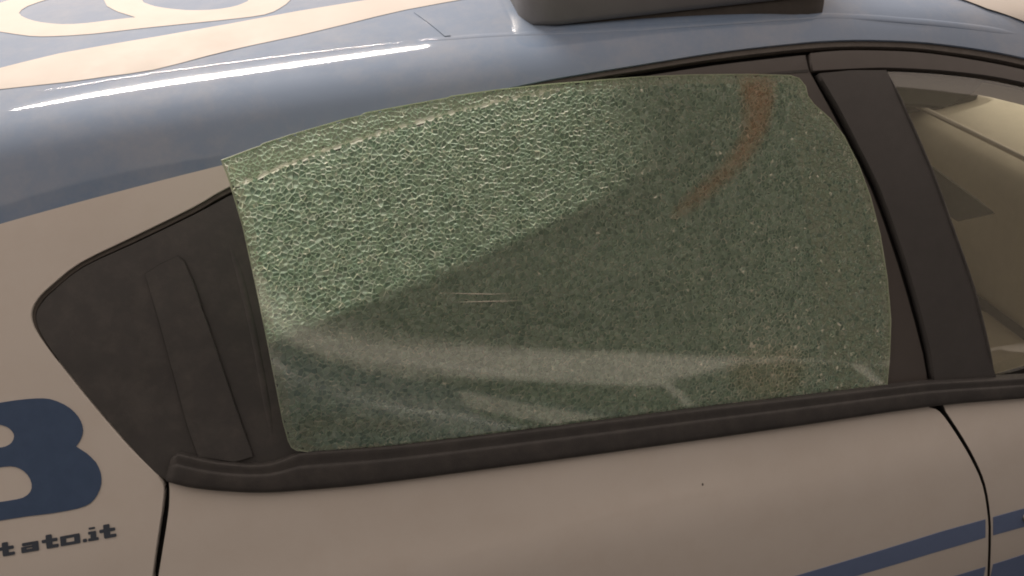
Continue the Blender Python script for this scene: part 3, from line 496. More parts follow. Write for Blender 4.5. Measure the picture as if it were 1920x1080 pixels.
for pts in ([(.05, .985), (.85, 1.0), (.83, 1.145), (.36, 1.06)], [(.90, 1.0), (1.70, 1.02), (1.66, 1.39), (1.45, 1.37), (1.2, 1.31), (.88, 1.18)], [(1.78, 1.04), (2.60, 1.06), (2.45, 1.34), (1.74, 1.395)]):
    ya = lambda z: YC + .80 - (z - 1.0) / .45 * .20 + .006
    me = bpy.data.meshes.new('side_window')
    me.from_pydata([(x, ya(z), z) for x, z in pts] + [(x, ya(z) - .03, z) for x, z in pts], [], [tuple(range(len(pts)))[::-1]] + [(i, (i + 1) % len(pts), len(pts) + (i + 1) % len(pts), len(pts) + i) for i in range(len(pts))])
    link('side_window', me, opp, [M['dark_glass']])
def wheel(x, y, side):
    w = bpy.data.objects.new('wheel', None); col.objects.link(w); w.parent = opp
    for nm, rr, ww, m in (('tyre', .31, .20, M['tyre']), ('rim', .21, .214, M['metal'])):
        bm = bmesh.new()
        bmesh.ops.create_cone(bm, cap_ends=True, segments=32, radius1=rr, radius2=rr, depth=ww)
        bmesh.ops.bevel(bm, geom=[e for e in bm.edges if len(e.link_faces) == 2 and abs(e.calc_face_angle()) > 1], offset=.025, segments=3, affect='EDGES')
        bm.transform(Matrix.Translation((x, y, .31)) @ Matrix.Rotation(math.pi / 2, 4, 'X'))
        me = bpy.data.meshes.new(nm); bm.to_mesh(me); bm.free(); link(nm, me, w, [m])
for wx in (-.15, 2.55):
    for wy in (YC + .80, YC - .80): wheel(wx, wy, 1)
for ly in (YC + .55, YC - .55): rbox('headlight', (.10, .28, .12), (-.88, ly, .62), M['metal'], opp, bevel=.03)
for o in list(opp.children): o.matrix_parent_inverse = Matrix.Translation(-opp.location)

# ------------------------------------------------------------------ the police car
car = bpy.data.objects.new('police_car', None)
car.empty_display_size = .3
car.location = (0, .74, 0)
col.objects.link(car)
car['label'] = 'blue and white police car with a shattered, loosened rear side window'
car['category'] = 'police car'

O = OUT
ap = O['aperture']
XR, XF = -1.30, 1.50

# body shell: roof, cant rail, rear pillar and quarter panel; blue, with the white vinyl of the quarter
roof_front = [(1.30, .28), (1.14, .40), (1.07, .52), (1.03, .80)]
shell = ap + [(.95, .365), (1.15, .26), (XF, .045), (1.62, .045)] + roof_front + [(1.02, TOT / 2)] + [(x, TOT - s) for x, s in roof_front[::-1][:-2]] + [(1.12, TOT - .43), (XR, TOT - .43), (XR, -.55), (ap[0][0] - .03, -.55), (ap[0][0] - .02, -.3)]
we = O['white_edge']
wslope = (we[-1][1] - we[0][1]) / (we[-1][0] - we[0][0])
white_poly = [(XR - .1, we[0][1] - wslope * (we[0][0] - XR))] + we + [(.0, .30), (.0, -.7), (XR - .1, -.7)]
def reg(C): return inside(white_poly, C).astype(int)
body_shell = panel('body_shell', shell, [M['blue'], M['white_paint']], car, grid=.022, flange=.014, lines=[[(XR + .001, we[0][1] - wslope * (we[0][0] - XR))] + we], region=reg, step=.02)

# sheet behind the doors (closes the panel gaps), with the window openings left free
def fwin_outline(pad=0.0):
    a = [(x - pad, s) for x, s in O['fwin']]            # rear edge, top to bottom
    b = O['fwin_top'][1:]                        # top edge, rear to front
    return a + [(.75, -.03), (1.1, -.05), (1.36, -.03), (1.18, .18), (1.0, .30), (.86, .345)] + b[::-1]
fw = fwin_outline()
ro = O['ropen']
jamb = [(-.70, -.5), (XF - .01, -.5), (XF - .01, .03), (1.15, .25), (.9, .37), (.7, .415), (.45, .445), (.15, .445), (-.1, .43), (-.32, .385), (-.60, .29), (-.64, .2)]
panel('door_jamb', jamb, M['jamb'], car, holes=[ro, fw], off=-.020, grid=.06, flange=0, step=.03)
# inner lining behind it
panel('side_lining', jamb, M['trim_in'], car, holes=[ro, fw], off=-.055, grid=.06, flange=0, step=.03)
panel('headliner', [(1.02, .49), (1.0, .8), (1.0, TOT - .8), (1.02, TOT - .49), (XR + .01, TOT - .49), (XR + .01, .49)], M['headliner'], car, off=-.035, grid=.08, flange=0)

# far side of the body with its window openings
def far(pts): return [(x, TOT - s) for x, s in pts]
fside = far([(XR, .425), (1.12, .425), (1.30, .28), (1.62, .045), (1.62, -.55), (XR, -.55)])
fh = [far(p) for p in ([(.58, -.02), (1.36, -.03), (1.18, .18), (1.0, .30), (.8, .37), (.50, .385)], [(.42, -.01), (.34, .385), (.0, .385), (-.31, .35), (-.33, .06)], [(-.42, .06), (-.40, .33), (-.56, .27), (-.58, .2)])]
panel('far_body_side', fside, M['blue'], car, holes=fh, grid=.05, flange=.02, step=.04)
panel('far_lining', far([(XR + .02, .42), (1.0, .42), (1.25, .26), (1.5, .03), (1.5, -.5), (XR + .02, -.5)]), M['trim_in'], car, holes=fh, off=-.06, grid=.06, flange=0, step=.04)
for nm, h in (('far_front_window', fh[0]), ('far_rear_window', fh[1]), ('far_quarter_window', fh[2])):
    panel(nm, h, M['glazing'], car, off=-.012, grid=.06, flange=0)

# tail and front closures of the cabin
def section_sheet(name, x, m, s0, s1, inset):
    ss = np.linspace(s0, s1, 60)
    A = body(np.full_like(ss, x), ss); N_ = body_n(np.full_like(ss, x), ss)
    A = A - N_ * inset
    me = bpy.data.meshes.new(name); me.from_pydata([tuple(p) for p in A], [], [tuple(range(len(A)))])
    return link(name, me, car, [m])
section_sheet('tail_panel', XR + .012, M['blue'], -.5, TOT + .5, .004)
rbox('bulkhead', (.03, 1.36, .55), (1.60, .74, .62), M['jamb'], car, bevel=.005, seg=1)
# windscreen, bonnet and scuttle ahead of the dashboard
def sheet(name, rows, m, parent):
    V = []; F = []; n = len(rows[0])
    for r in rows: V += [tuple(p) for p in r]
    for i in range(len(rows) - 1):
        for k in range(n - 1):
            F.append((i * n + k, i * n + k + 1, (i + 1) * n + k + 1, (i + 1) * n + k))
    me = bpy.data.meshes.new(name); me.from_pydata(V, [], F); smooth(me)
    return link(name, me, parent, [m])
ts = np.linspace(0, 1, 25)
head = np.array([np.array(body(1.125 - .10 * math.sin(math.pi * t), .43 + (TOT - .86) * t)) for t in ts])
foot = np.array([(1.62 + .13 * math.sin(math.pi * t), .06 + 1.36 * t, .985 + .02 * math.sin(math.pi * t)) for t in ts])
sheet('windscreen', [head * (1 - u) + foot * u + np.array([.03, 0, .05]) * (u * (1 - u) * 4 * .5) for u in np.linspace(0, 1, 10)], M['glazing'], car)
bonnet = [np.array([(1.66 + .13 * math.sin(math.pi * t) * (1 - v) + v * .85, .03 + 1.42 * t, .965 + .03 * math.sin(math.pi * t) - .13 * v * v) for t in ts]) for v in np.linspace(0, 1, 14)]
sheet('bonnet', bonnet, M['white'], car)
panel('front_wing', [(XF + .006, -.012), (1.75, -.03), (2.1, -.07), (2.5, -.13), (2.5, -.5), (XF + .006, -.5)], M['white'], car, grid=.06, flange=.012, step=.03)
panel('far_wing', far([(1.63, -.012), (1.8, -.03), (2.1, -.07), (2.5, -.13), (2.5, -.5), (1.63, -.5)]), M['white'], car, grid=.06, flange=.012, step=.03)
dash = rbox('dashboard', (.50, 1.36, .36), (1.34, .74, .78), M['dash'], car, rot=(0, -.10, 0), bevel=.07, seg=5)
rbox('instrument_hood', (.20, .36, .07), (1.16, 1.10, .975), M['seat_dark'], dash, bevel=.025, seg=3)
tube('dash_trim', [(1.095, .30 + .05 * k, .962) for k in range(20)], .006, M['metal'], dash)
me = bpy.data.meshes.new('belt_guide_cover')
tri = [(.675, 1.125), (.803, 1.024), (.738, 1.022), (.70, 1.05)]
me.from_pydata([(x, .29, z) for x, z in tri] + [(x + .01, .34, z) for x, z in tri], [], [(0, 1, 2, 3), (7, 6, 5, 4), (0, 4, 5, 1), (1, 5, 6, 2), (2, 6, 7, 3), (3, 7, 4, 0)])
link('belt_guide_cover', me, car, [M['seat_dark']])
sw = bpy.data.objects.new('steering_wheel', None); col.objects.link(sw); sw.parent = car
sc_, sn_ = math.cos(.45), math.sin(.45)
rim_pts = [(0.98 - .185 * math.sin(a) * sn_, 1.10 + .185 * math.cos(a), .90 + .185 * math.sin(a) * sc_) for a in np.linspace(0, 2 * math.pi, 41)]
tube('wheel_rim', rim_pts, .015, M['seat_dark'], sw, cap=False)
tube('wheel_spoke', [rim_pts[0], (1.00, 1.10, .90), rim_pts[20]], .018, M['seat_dark'], sw)
rbox('wheel_hub', (.05, .14, .12), (1.00, 1.10, .90), M['seat_dark'], sw, rot=(0, .45, 0), bevel=.02)
fl = rbox('cabin_floor', (2.8, 1.40, .04), (.12, .74, .34), M['seat_dark'], car, bevel=.005, seg=1)

# ---- doors
bl = O['belt_low']; gl, gr, gf = O['gap_l_door'], O['gap_r_door'], O['gap_r_front']
btop = [(x, s + .010) for x, s in bl if gl[0][0] + .004 < x < gr[0][0] - .004]
rd = [(gl[0][0], gl[0][1] + .006)] + btop + [(gr[0][0], gr[0][1] + .01)] + gr + [(gr[-1][0] - .015, -.36), (gr[-1][0] - .06, -.55), (gl[-1][0] - .03, -.55), (gl[-1][0] - .02, -.3)] + gl[::-1][:-1]
rear_door = panel('rear_door', rd, [M['white_paint'], M['jamb']], car, edge=1, grid=.03, flange=.016, step=.015)
ftop = [(x, s + .010) for x, s in bl if x > gf[0][0] + .004]
fd = [(gf[0][0], gf[0][1] + .008)] + ftop + [(.9, bl[-1][1] - .012), (XF, bl[-1][1] - .05), (XF, -.55), (gf[-1][0] - .058, -.55), (gf[-1][0] - .012, -.36)] + gf[::-1][:-1]
front_door = panel('front_door', fd, [M['white_paint'], M['jamb']], car, edge=1, grid=.03, flange=.016, step=.015)

# stripes run across both doors: cut at the gap
def clip_x(poly, line, keep_left):
    """part of poly on one side of the door gap line"""
    L = line
    def side(p):
        s = p[1]; xs = np.interp(-s, [-q[1] for q in L], [q[0] for q in L])
        return (p[0] < xs - .0015) if keep_left else (p[0] > xs + .0015)
    D = dense(poly, .004)
    return [p for p in D if side(p)]
for k in ('stripe1', 'stripe2'):
    for door, line, left in ((rear_door, gr, True), (front_door, gf, False)):
        c = clip_x(O[k], line, left)
        if len(c) > 3:
            panel('door_stripe', c, M['stripe_blue'], door, off=.0007, grid=.03, flange=.0006, step=.01)
panel('paint_chip', O['chip'], M['seal'], rear_door, off=.0006, grid=.02, flange=0)

# ---- lettering on the quarter panel
B = panel('letter', O['B_out'], M['navy'], body_shell, holes=[O['B_h1'], O['B_h2']], off=.0008, grid=.03, flange=.0006, step=.008)
B['label'] = 'large navy letter B'
for ch, polys in O['text']:
    panel('small_letter', polys, M['text'], body_shell, off=.0008, grid=.02, flange=0, step=.01)

# ---- roof markings and mouldings
panel('roof_stripe', O['roof_stripe'], M['white'], body_shell, off=.0005, grid=.03, flange=0, step=.012)
panel('roof_number', O['num_out'], M['white'], body_shell, holes=[O['num_h1'], O['num_h2']], off=.0005, grid=.03, flange=0, step=.012)
panel('front_roof_marking', O['front_white'], M['white'], body_shell, off=.0018, grid=.012, flange=0, step=.012)
panel('roof_patch', O['roof_patch'], M['blue'], body_shell, off=.0012, grid=.02, flange=.001, step=.012)

def strip_on(name, line, w, h, m, parent, off=0.0, seg=6, surf=body, surf_n=body_n, taper=True):
    """half-round bead lying along a line on a surface"""
    L = np.array(dense(line, .012, False))
    P = surf(L[:, 0], L[:, 1]); N = surf_n(L[:, 0], L[:, 1])
    T = np.gradient(P, axis=0); T /= np.linalg.norm(T, axis=1, keepdims=True)
    A = np.cross(N, T)
    n = len(L); verts = []; faces = []
    for i in range(n):
        k = min(1.0, (min(i, n - 1 - i) + .3) / 3.0) if taper else 1.0
        for j in range(seg + 1):
            an = math.pi * j / seg
            verts.append(tuple(P[i] + A[i] * math.cos(an) * w / 2 * k + N[i] * (off + math.sin(an) * h * k)))
    for i in range(n - 1):
        for j in range(seg):
            a = i * (seg + 1) + j
            faces.append((a, a + 1, a + seg + 2, a + seg + 1))
    me = bpy.data.meshes.new(name); me.from_pydata(verts, [], faces[::1]); smooth(me)
    return link(name, me, parent, [m])
strip_on('roof_moulding', O['bead'], .0045, .0004, M['blue'], body_shell, off=-.0001, seg=10)
strip_on('roof_moulding', O['bead2'], .010, .0008, M['blue'], body_shell, off=-.0004)

# ---- seals and frames round the side windows
def band(a, b): return list(a) + list(b)[::-1]
panel('door_seal', band(ap, O['seal']), M['seal'], car, off=-.0035, grid=.02, flange=.010, step=.01)
seal_in = O['seal']
trim = panel('quarter_trim', O['trim'], M['black'], car, off=-.003, grid=.02, flange=.012, step=.01)
panel('handle_recess', O['handle_recess'], M['rubber'], trim, off=-.0026, grid=.02, flange=0, step=.006)
panel('door_handle', O['handle'], M['black'], trim, off=.0006, grid=.02, flange=.0028, step=.006)
strip_on('trim_rib', O['trim_rib'], .008, .0016, M['black'], trim, off=-.0034)
rframe = panel('rear_window_frame', O['rframe_out'], M['frame'], car, holes=[ro], off=-.0085, grid=.02, flange=.010, step=.01)
panel('frame_seam', O['rframe_lip'], M['rubber'], rframe, off=-.0078, grid=.02, flange=.002, step=.01)
ffr = panel('front_window_frame', O['fframe_top'] , M['frame'], car, off=-.0045, grid=.02, flange=.012, step=.01)
fpil = panel('pillar_cover', O['fpillar'], M['pillar'], car, off=-.003, grid=.02, flange=.012, step=.01)
strip_on('glass_run', O['fwin'], .005, .0025, M['rubber'], fpil, off=-.004)
panel('pillar_lining', O['pillar_lining'], M['seat_dark'], car, off=-.030, grid=.03, flange=.01, step=.015)
# front frame carries on towards the windscreen pillar
a_ = O['fwin_top'][-1]; b_ = ap[-1]
panel('windscreen_pillar', [(a_[0] + .002, a_[1]), (a_[0] + .002, b_[1] - .008), (.95, .357), (1.15, .252), (XF, .035), (XF - .08, .0), (1.36, -.015), (1.18, .19), (1.0, .305), (.88, .345)], M['frame'], car, off=-.0045, grid=.03, flange=.012, step=.015)
front_window = panel('front_window', fwin_outline(.004), M['hazed'], car, off=-.011, grid=.03, flange=0, step=.02)

# ---- belt moulding
bu = O['belt_up']
def resample(L, n):
    L = np.array(L); d = np.concatenate([[0], np.cumsum(np.linalg.norm(np.diff(L, axis=0), axis=1))])
    t = np.linspace(0, d[-1], n)
    return np.stack([np.interp(t, d, L[:, 0]), np.interp(t, d, L[:, 1])], -1)
SEC = [(0, -.012), (.02, .001), (.05, .0035), (.10, .0050), (.20, .0058), (.40, .0060), (.55, .0056), (.60, .0052), (.625, .0045), (.64, .0036), (.68, .0034), (.80, .0038), (.90, .0040), (.95, .0034), (.975, .0018), (1, -.012)]
def moulding(name, low, up, m, parent, nx=170, nv=15):
    """rounded rubber strip lofted between its lower and upper edge"""
    up_x = np.array([p[0] for p in up]); lo_x = np.array([p[0] for p in low])
    A = resample(low, nx)
    Bu = resample(up, nx)
    verts = []; faces = []
    for i in range(nx):
        e = min(1.0, .55 + .45 * i / 2.0)
        for v, hv in SEC:
            p = A[i] * (1 - v) + Bu[i] * v
            q = body(p[0], p[1]); n = body_n(np.array([p[0]]), np.array([p[1]]))[0]
            hh = (hv * .8 + .0055) * e if hv > 0 else hv
            verts.append(tuple(q + n * hh))
    for i in range(nx - 1):
        for k in range(nv):
            a = i * (nv + 1) + k
            faces.append((a, a + nv + 1, a + nv + 2, a + 1))
    faces.append(tuple(range(nv + 1)))
    me = bpy.data.meshes.new(name); me.from_pydata(verts, [], faces); smooth(me)
    return link(name, me, parent, [m])
ext = lambda L, d: L + [(.9, L[-1][1] - .006 - d), (XF, L[-1][1] - .03 - d)]
moulding('belt_moulding', ext(bl, .004), ext(bu[3:], 0), M['rubber'], car)

# ---- front door lock at the frame's edge
lx, lsv = O['lock']
lp = body(lx, lsv); lnv = Vector(body_n(np.array([lx]), np.array([lsv]))[0]); lp = Vector(lp)
tube('lock_cylinder', [lp - lnv * .004, lp + lnv * .003, lp + lnv * .0045], [.0085, .0085, .0065], M['metal'], front_door, seg=20)
hb = [Vector(body(lx + .02 + .018 * i, lsv + .004)) + Vector(body_n(np.array([lx + .02 + .018 * i]), np.array([lsv]))[0]) * (.004 + .022 * math.sin(math.pi * i / 9)) for i in range(10)]
tube('door_pull', hb, .011, M['white'], front_door, seg=10, squash=(.6, 1.1))

# ---- roof light bar, seen by its near end
bar = bpy.data.objects.new('light_bar', None); col.objects.link(bar); bar.parent = car
def plan_prism(name, inset, z0, z1, m, bevel):
    near = [(.072, .40), (.072, .325), (.082, .296), (.110, .282), (.28, .264), (.440, .247), (.462, .250), (.474, .268), (.474, .40)]
    pts = near + [(x, 1.48 - y) for x, y in near[::-1]]
    cx, cy = .275, .74
    pts = [(cx + (x - cx) * (1 - inset / .188), cy + (y - cy) * (1 - inset / .45)) for x, y in pts]
    bm = bmesh.new()
    lo = [bm.verts.new((x, y, z0)) for x, y in pts]
    f = bm.faces.new(lo)
    r = bmesh.ops.extrude_face_region(bm, geom=[f])
    for v in r['geom']:
        if isinstance(v, bmesh.types.BMVert): v.co.z = z1
    bmesh.ops.recalc_face_normals(bm, faces=bm.faces)
    hor = [e for e in bm.edges if abs(e.verts[0].co.z - e.verts[1].co.z) < 1e-6]
    bmesh.ops.bevel(bm, geom=hor, offset=bevel, segments=3, affect='EDGES', profile=.5)
    me = bpy.data.meshes.new(name); bm.to_mesh(me); bm.free(); smooth(me)
    o = link(name, me, bar, [m])
    return o
plan_prism('bar_base', .006, 1.385, 1.4120, M['seal'], .004)
plan_prism('bar_housing', 0.0, 1.4110, 1.470, M['bar'], .009)
plan_prism('bar_lens', .010, 1.471, 1.535, M['lens'], .018)

# ------------------------------------------------------------------ the shattered pane
def zbot(x): return 1.042 + (x + .293) * (0.976 - 1.042) / .737
def pane_y(x, z):
    t = np.clip((x + .30) / .74, 0, 1)
    m = .2 + .33 * t ** .7
    h = z - zbot(x)
    return .022 - .016 * t + m * h - .15 * h * (.40 - h)
def pane(x, z):
    x = np.asarray(x, float); z = np.asarray(z, float)
    return np.stack([x, pane_y(x, z), z], -1)
def pane_n(x, z, h=.004):
    gx_ = (pane_y(x + h, z) - pane_y(x - h, z)) / (2 * h); gz_ = (pane_y(x, z + h) - pane_y(x, z - h)) / (2 * h)
    n = np.stack([gx_, -np.ones_like(gx_), gz_], -1)
    return n / np.linalg.norm(n, axis=-1, keepdims=True)
po = O['pane']
glass = bpy.data.objects.new('shattered_window', None); col.objects.link(glass); glass.parent = car
glass['label'] = 'shattered green rear side window hanging out of its frame'
panel('inner_film', po, M['film'], glass, off=-.0022, grid=.02, flange=0, step=.01, surf=pane, surf_n=pane_n)

panel('outer_film', po, M['outer'], glass, off=.0024, grid=.02, flange=0, step=.01, surf=pane, surf_n=pane_n)

# ground edge of the glass
Lp = dense(po, .008)
Pn = pane_n(np.array([p[0] for p in Lp]), np.array([p[1] for p in Lp])); Pp = pane(np.array([p[0] for p in Lp]), np.array([p[1] for p in Lp]))
cen = Pp.mean(0)
T_ = np.roll(Pp, -1, 0) - np.roll(Pp, 1, 0); T_ /= np.linalg.norm(T_, axis=1, keepdims=True)
In = np.cross(T_, Pn)
if ((cen - Pp) * In).sum(1).mean() < 0: In = -In
ev = []; ef = []
n_ = len(Lp)
for i in range(n_):
    w_ = .0011 * (1 + .15 * random.uniform(-1, 1))
    for off, ins in ((.0012, w_), (.0014, 0), (-.0026, 0), (-.0026, w_)):
        ev.append(tuple(Pp[i] + Pn[i] * off + In[i] * ins))
for i in range(n_):
    for k in range(4):
        a = i * 4 + k; b = i * 4 + (k + 1) % 4; c = ((i + 1) % n_) * 4 + (k + 1) % 4; d = ((i + 1) % n_) * 4 + k
        ef.append((a, b, c, d))
me = bpy.data.meshes.new('glass_edge'); me.from_pydata(ev, [], ef)
link('glass_edge', me, glass, [M['edge']])

# fracture cells: Voronoi pieces of a jittered grid, coarser at the rear, finer towards the pillar and the rims
pp = np.array(po)
ridge = O['ridge']
rx = np.array([p[0] for p in ridge]); rz = np.array([p[1] for p in ridge])
def above_ridge(x, z): return (x < rx[-1]) & (z > np.interp(x, rx, rz))
seeds = []
z_ = pp[:, 1].min() - .03
while z_ < pp[:, 1].max() + .03:
    x_ = -.36 + random.uniform(0, .006)
    hrow = .0031
    while x_ < .50:
        u = min(max((x_ + .30) / .74, 0), 1)
        d = .0062 * (1 - u) + .0040 * u
        if x_ < rx[-1] and z_ > np.interp(x_, rx, rz): d *= .8
        random.random() > .20 and seeds.append((x_ + random.uniform(-.55, .55) * d, z_ + random.gauss(0, .0012)))
        x_ += d
    z_ += hrow
seeds = np.array(seeds)
vv, ee, ff, *_ = delaunay_2d_cdt([Vector((float(a), float(b))) for a, b in seeds], [], [], 0, 1e-7)
sv = np.array([(v.x, v.y) for v in vv]); tf = np.array([f for f in ff if len(f) == 3])
A_, B_, C_ = sv[tf[:, 0]], sv[tf[:, 1]], sv[tf[:, 2]]
D_ = 2 * (A_[:, 0] * (B_[:, 1] - C_[:, 1]) + B_[:, 0] * (C_[:, 1] - A_[:, 1]) + C_[:, 0] * (A_[:, 1] - B_[:, 1]))
D_[np.abs(D_) < 1e-14] = 1e-14
a2, b2, c2 = (A_ ** 2).sum(1), (B_ ** 2).sum(1), (C_ ** 2).sum(1)
cc = np.stack([(a2 * (B_[:, 1] - C_[:, 1]) + b2 * (C_[:, 1] - A_[:, 1]) + c2 * (A_[:, 1] - B_[:, 1])) / D_,
               (a2 * (C_[:, 0] - B_[:, 0]) + b2 * (A_[:, 0] - C_[:, 0]) + c2 * (B_[:, 0] - A_[:, 0])) / D_], -1)
inc = [[] for _ in sv]
for i, t in enumerate(tf):
    for k in t: inc[k].append(i)
ins = inside(po, sv)
# outline segments for snapping the cells of the rim
sa = pp; sb = np.roll(pp, -1, 0)
def snap(q):
    d = sb - sa
    t = np.clip(((q - sa) * d).sum(1) / ((d * d).sum(1) + 1e-12), 0, 1)
    c = sa + d * t[:, None]
    return c[((c - q) ** 2).sum(1).argmin()]
cin = inside(po, cc)
cells = []
for i in range(len(sv)):
    if not ins[i] or len(inc[i]) < 3: continue
    q = cc[inc[i]]
    if np.abs(q - sv[i]).max() > .030: continue
    fl_ = cin[inc[i]]
    if not fl_.all():
        q = np.array([p if k else snap(p) for p, k in zip(q, fl_)])
    c = q.mean(0)
    an = np.argsort(np.arctan2(q[:, 1] - c[1], q[:, 0] - c[0]))
    q = q[an]
    k = [j for j in range(len(q)) if np.linalg.norm(q[j] - q[j - 1]) > .0004]
    if len(k) < 3: continue
    q = q[k]
    ar = .5 * abs((q[:, 0] * np.roll(q[:, 1], -1) - q[:, 1] * np.roll(q[:, 0], -1)).sum())
    if ar < 1.0e-6: continue
    if c[0] < rx[-1] and abs(c[1] - np.interp(c[0], rx, rz)) < .0015 * (1 - .5 * (c[0] + .3) / .45): continue
    cells.append((ar, q, c))
allc = np.array([c for _, _, c in cells])
ecx = np.array([np.sqrt((((sa + (sb - sa) * np.clip(((c - sa) * (sb - sa)).sum(1) / (((sb - sa) ** 2).sum(1) + 1e-12), 0, 1)[:, None]) - c) ** 2).sum(1)).min() for c in allc])
arz = above_ridge(allc[:, 0], allc[:, 1])

def cell_geo(q, c, hz, edge_, spk, ar):
    """one fragment: a slightly tipped face with chipped, sloping sides"""
    n = len(q)
    r = np.linalg.norm(q - c, axis=1)
    inset = random.uniform(.0004, .0010)
    qi = c + (q - c) * np.clip(1 - inset / r, .35, 1)[:, None]
    tx, tz = random.gauss(0, .10), random.gauss(0, .10)
    base = .0006 + random.uniform(-.0003, .0004)
    o_in = base + (qi[:, 0] - c[0]) * tx + (qi[:, 1] - c[1]) * tz
    P1 = pane(q[:, 0], q[:, 1]); N1 = pane_n(q[:, 0], q[:, 1])
    P2 = pane(qi[:, 0], qi[:, 1]); N2 = pane_n(qi[:, 0], qi[:, 1])
    lo = P1 - N1 * .0019; up = P2 + N2 * o_in[:, None]
    verts = [tuple(p) for p in lo] + [tuple(p) for p in up]
    faces = [tuple(n + k for k in range(n))]
    r_ = random.random()
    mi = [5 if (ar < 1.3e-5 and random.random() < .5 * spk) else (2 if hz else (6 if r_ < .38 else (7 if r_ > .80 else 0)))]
    gp = .08 + .45 * max(0, math.sin((c[1] - .20 * c[0]) * 2 * math.pi / .014 + 2.5 * math.sin(c[0] * 37))) ** 4  # share of painted glints, peaking in slanted rows
    for k in range(n):
        faces.append((k, (k + 1) % n, n + (k + 1) % n, n + k))
        e_ = q[(k + 1) % n] - q[k]; pv = abs(e_[1]) / (np.linalg.norm(e_) + 1e-9)
        u_ = random.random(); mi.append((4 if u_ < .8 else 1) if hz and not edge_ else (3 if u_ < gp else (5 if u_ < gp + 1.5 * spk else (4 if u_ < .48 + .42 * pv else 1))))  # upright sides more often fainter: light from above put into the material
    return verts, faces, mi
hz = arz | (ecx < .010) | ((allc[:, 0] > .37) & (rng.random(len(allc)) < .6))
shard_mats = [M['cap'], M['crack'], M['hazy'], M['glint'], M['dimcrack'], M['sparkle'], M['cap_dark'], M['cap_milk']]
order = np.argsort([-(a if 1.01 < c[1] else a * .3) for a, q, c in cells])
big = set(int(i) for i in order[:300])
V = []; F = []; MI = []
for i, (ar, q, c) in enumerate(cells):
    v, f, mi = cell_geo(q, c, hz[i], ecx[i] < .010, .055 + .25 * math.exp(-((c[0] - .30) / .07) ** 2 - ((c[1] - 1.03) / .05) ** 2), ar)  # painted sparkles cluster low towards the front
    if i in big:
        me = bpy.data.meshes.new('glass_shard'); me.from_pydata(v, [], f)
        me.polygons.foreach_set('material_index', mi)
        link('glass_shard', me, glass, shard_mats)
    else:
        k = len(V)
        V += v; F += [tuple(k + j for j in g) for g in f]; MI += mi
me = bpy.data.meshes.new('small_glass_shards'); me.from_pydata(V, [], F); me.polygons.foreach_set('material_index', MI)
so = link('small_glass_shards', me, glass, shard_mats)
so['kind'] = 'stuff'
print('cells', len(cells), 'tris ~', sum(len(f) * 2 for f in [F]))

strip_on('ridge_backing', ridge, .0060, .0003, M['ridge'], glass, off=-.0008, seg=4, surf=pane, surf_n=pane_n)
# raised fracture line under the top rim: a row of little upstanding splinters
V = []; F = []
rl = np.array(dense(ridge, .0055, False))
for i in range(len(rl) - 1):
    a, b = rl[i], rl[i + 1]
    d = (b - a); d /= np.linalg.norm(d); nn = np.array([-d[1], d[0]])
    w_ = random.uniform(.0009, .0016) * (1 - .55 * i / len(rl)); g = random.uniform(.05, .25)
    p = [a + d * .0055 * g + nn * random.uniform(-.0006, .0006), b - d * .0004]
    pts2 = np.array([p[0] - nn * w_, p[1] - nn * w_, p[1] + nn * w_, p[0] + nn * w_])
    lo = pane(pts2[:, 0], pts2[:, 1]); nm = pane_n(pts2[:, 0], pts2[:, 1])
    mid = np.array([(p[0] * .8 + p[1] * .2), (p[0] * .2 + p[1] * .8)])
    up = pane(mid[:, 0], mid[:, 1]) + pane_n(mid[:, 0], mid[:, 1]) * random.uniform(.0010, .0016)
    k = len(V)
    V += [tuple(x) for x in lo + nm * .0004] + [tuple(x) for x in up]
    F += [(k, k + 1, k + 5, k + 4), (k + 1, k + 2, k + 5), (k + 2, k + 3, k + 4, k + 5), (k + 3, k, k + 4)]
me = bpy.data.meshes.new('fracture_ridge'); me.from_pydata(V, [], F)
link('fracture_ridge', me, glass, [M['ridge']])
for k in ('scr1', 'scr2'):
    strip_on('scratch', O[k], .0013, .0004, M['scuff'], glass, off=.0026, surf=pane, surf_n=pane_n, seg=3)

# tinted patches over the outer film, fading towards their rims
def tint_patch(name, outline, colour, strength):
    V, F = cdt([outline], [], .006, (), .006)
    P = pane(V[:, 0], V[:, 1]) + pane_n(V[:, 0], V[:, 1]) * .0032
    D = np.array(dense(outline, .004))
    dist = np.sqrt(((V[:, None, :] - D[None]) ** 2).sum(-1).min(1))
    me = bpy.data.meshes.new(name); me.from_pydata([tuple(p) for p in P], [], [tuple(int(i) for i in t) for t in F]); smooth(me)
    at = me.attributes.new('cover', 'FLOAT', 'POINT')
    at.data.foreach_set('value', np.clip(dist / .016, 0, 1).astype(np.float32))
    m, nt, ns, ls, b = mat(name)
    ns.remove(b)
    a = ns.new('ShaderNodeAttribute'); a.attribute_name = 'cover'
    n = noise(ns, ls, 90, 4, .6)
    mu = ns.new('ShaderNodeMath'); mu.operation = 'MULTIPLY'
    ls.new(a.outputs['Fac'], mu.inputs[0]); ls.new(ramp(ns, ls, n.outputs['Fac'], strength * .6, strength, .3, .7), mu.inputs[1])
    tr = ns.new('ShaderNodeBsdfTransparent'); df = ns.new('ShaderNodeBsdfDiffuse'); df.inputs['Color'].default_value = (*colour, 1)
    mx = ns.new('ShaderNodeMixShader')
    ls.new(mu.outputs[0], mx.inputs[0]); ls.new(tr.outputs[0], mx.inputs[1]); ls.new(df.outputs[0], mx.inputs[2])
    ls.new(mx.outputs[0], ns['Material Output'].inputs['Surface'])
    return link(name, me, glass, [m])
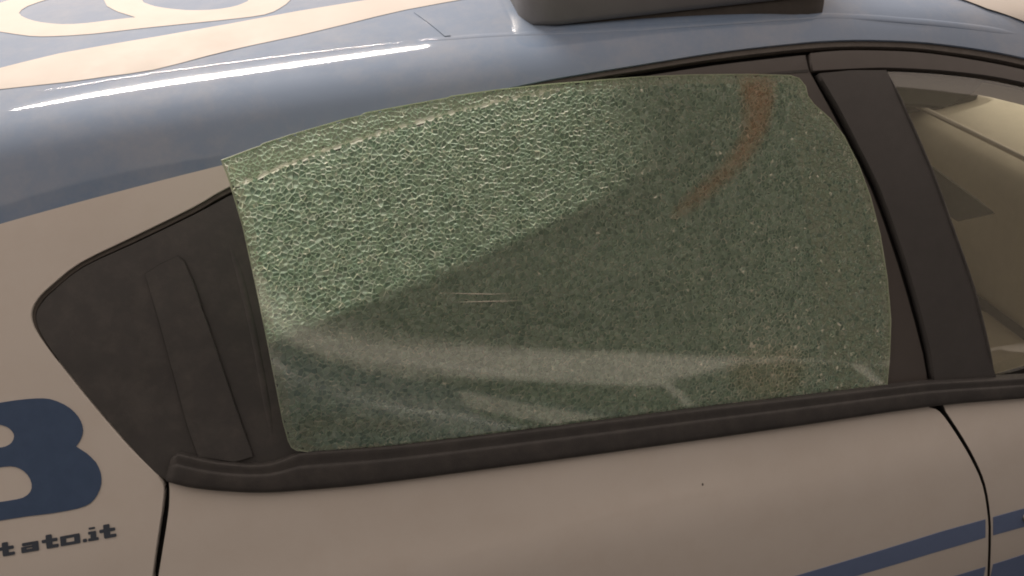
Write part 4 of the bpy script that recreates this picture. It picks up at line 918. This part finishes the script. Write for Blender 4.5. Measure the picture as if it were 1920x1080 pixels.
tint_patch('orange_tint', O['tint_orange'], (.52, .20, .09), .25)
tint_patch('brown_tint', O['tint_brown'], (.34, .24, .10), .13)
tint_patch('brown_tint', O['tint_rear'], (.34, .24, .12), .13)

# ------------------------------------------------------------------ cabin
def seat(name, x, y, m, scale=1.0, lean=.28):
    s = bpy.data.objects.new(name, None); col.objects.link(s); s.parent = car
    rbox('cushion', (.50, .50, .16), (x + .22, y, .50), m, s, rot=(0, -.12, 0), bevel=.05, seg=4)
    rbox('backrest', (.13, .48, .62), (x - .07, y, .84), m, s, rot=(0, -lean, 0), bevel=.05, seg=4, taper=(.8, .78))
    for sy in (-1, 1):
        rbox('bolster', (.15, .07, .46), (x - .03, y + sy * .22, .80), M['seat_dark'], s, rot=(0, -lean, 0), bevel=.03, seg=3, taper=(.7, .9))
        tube('headrest_post', [(x - .165, y + sy * .06, 1.13), (x - .185, y + sy * .06, 1.22)], .007, M['metal'], s)
    rbox('headrest', (.09, .27, .19), (x - .185, y, 1.25), m, s, rot=(0, -lean * .7, 0), bevel=.04, seg=4, taper=(.8, .85))
    return s
seat('front_seat', .66, .40, M['seat'])
seat('front_seat', .66, 1.08, M['seat'])
rs = bpy.data.objects.new('rear_bench', None); col.objects.link(rs); rs.parent = car
rbox('cushion', (.52, 1.24, .17), (-.22, .74, .50), M['seat_dark'], rs, rot=(0, -.1, 0), bevel=.05, seg=4)
rbox('backrest', (.14, 1.24, .62), (-.53, .74, .82), M['seat_dark'], rs, rot=(0, -.35, 0), bevel=.05, seg=4)
for yy in (.40, 1.08):
    rbox('headrest', (.09, .27, .16), (-.66, yy, 1.20), M['seat_dark'], rs, rot=(0, -.2, 0), bevel=.04, seg=4)
tube('seat_belt', [(.46, .27, 1.30), (.47, .22, 1.15), (.49, .17, .95), (.50, .14, .75), (.50, .13, .45)], .024, M['seat_dark'], car, seg=8, squash=(1.0, .06))

for o in list(car.children):
    o.matrix_parent_inverse = Matrix.Translation(-car.location)      # parts were built in car space
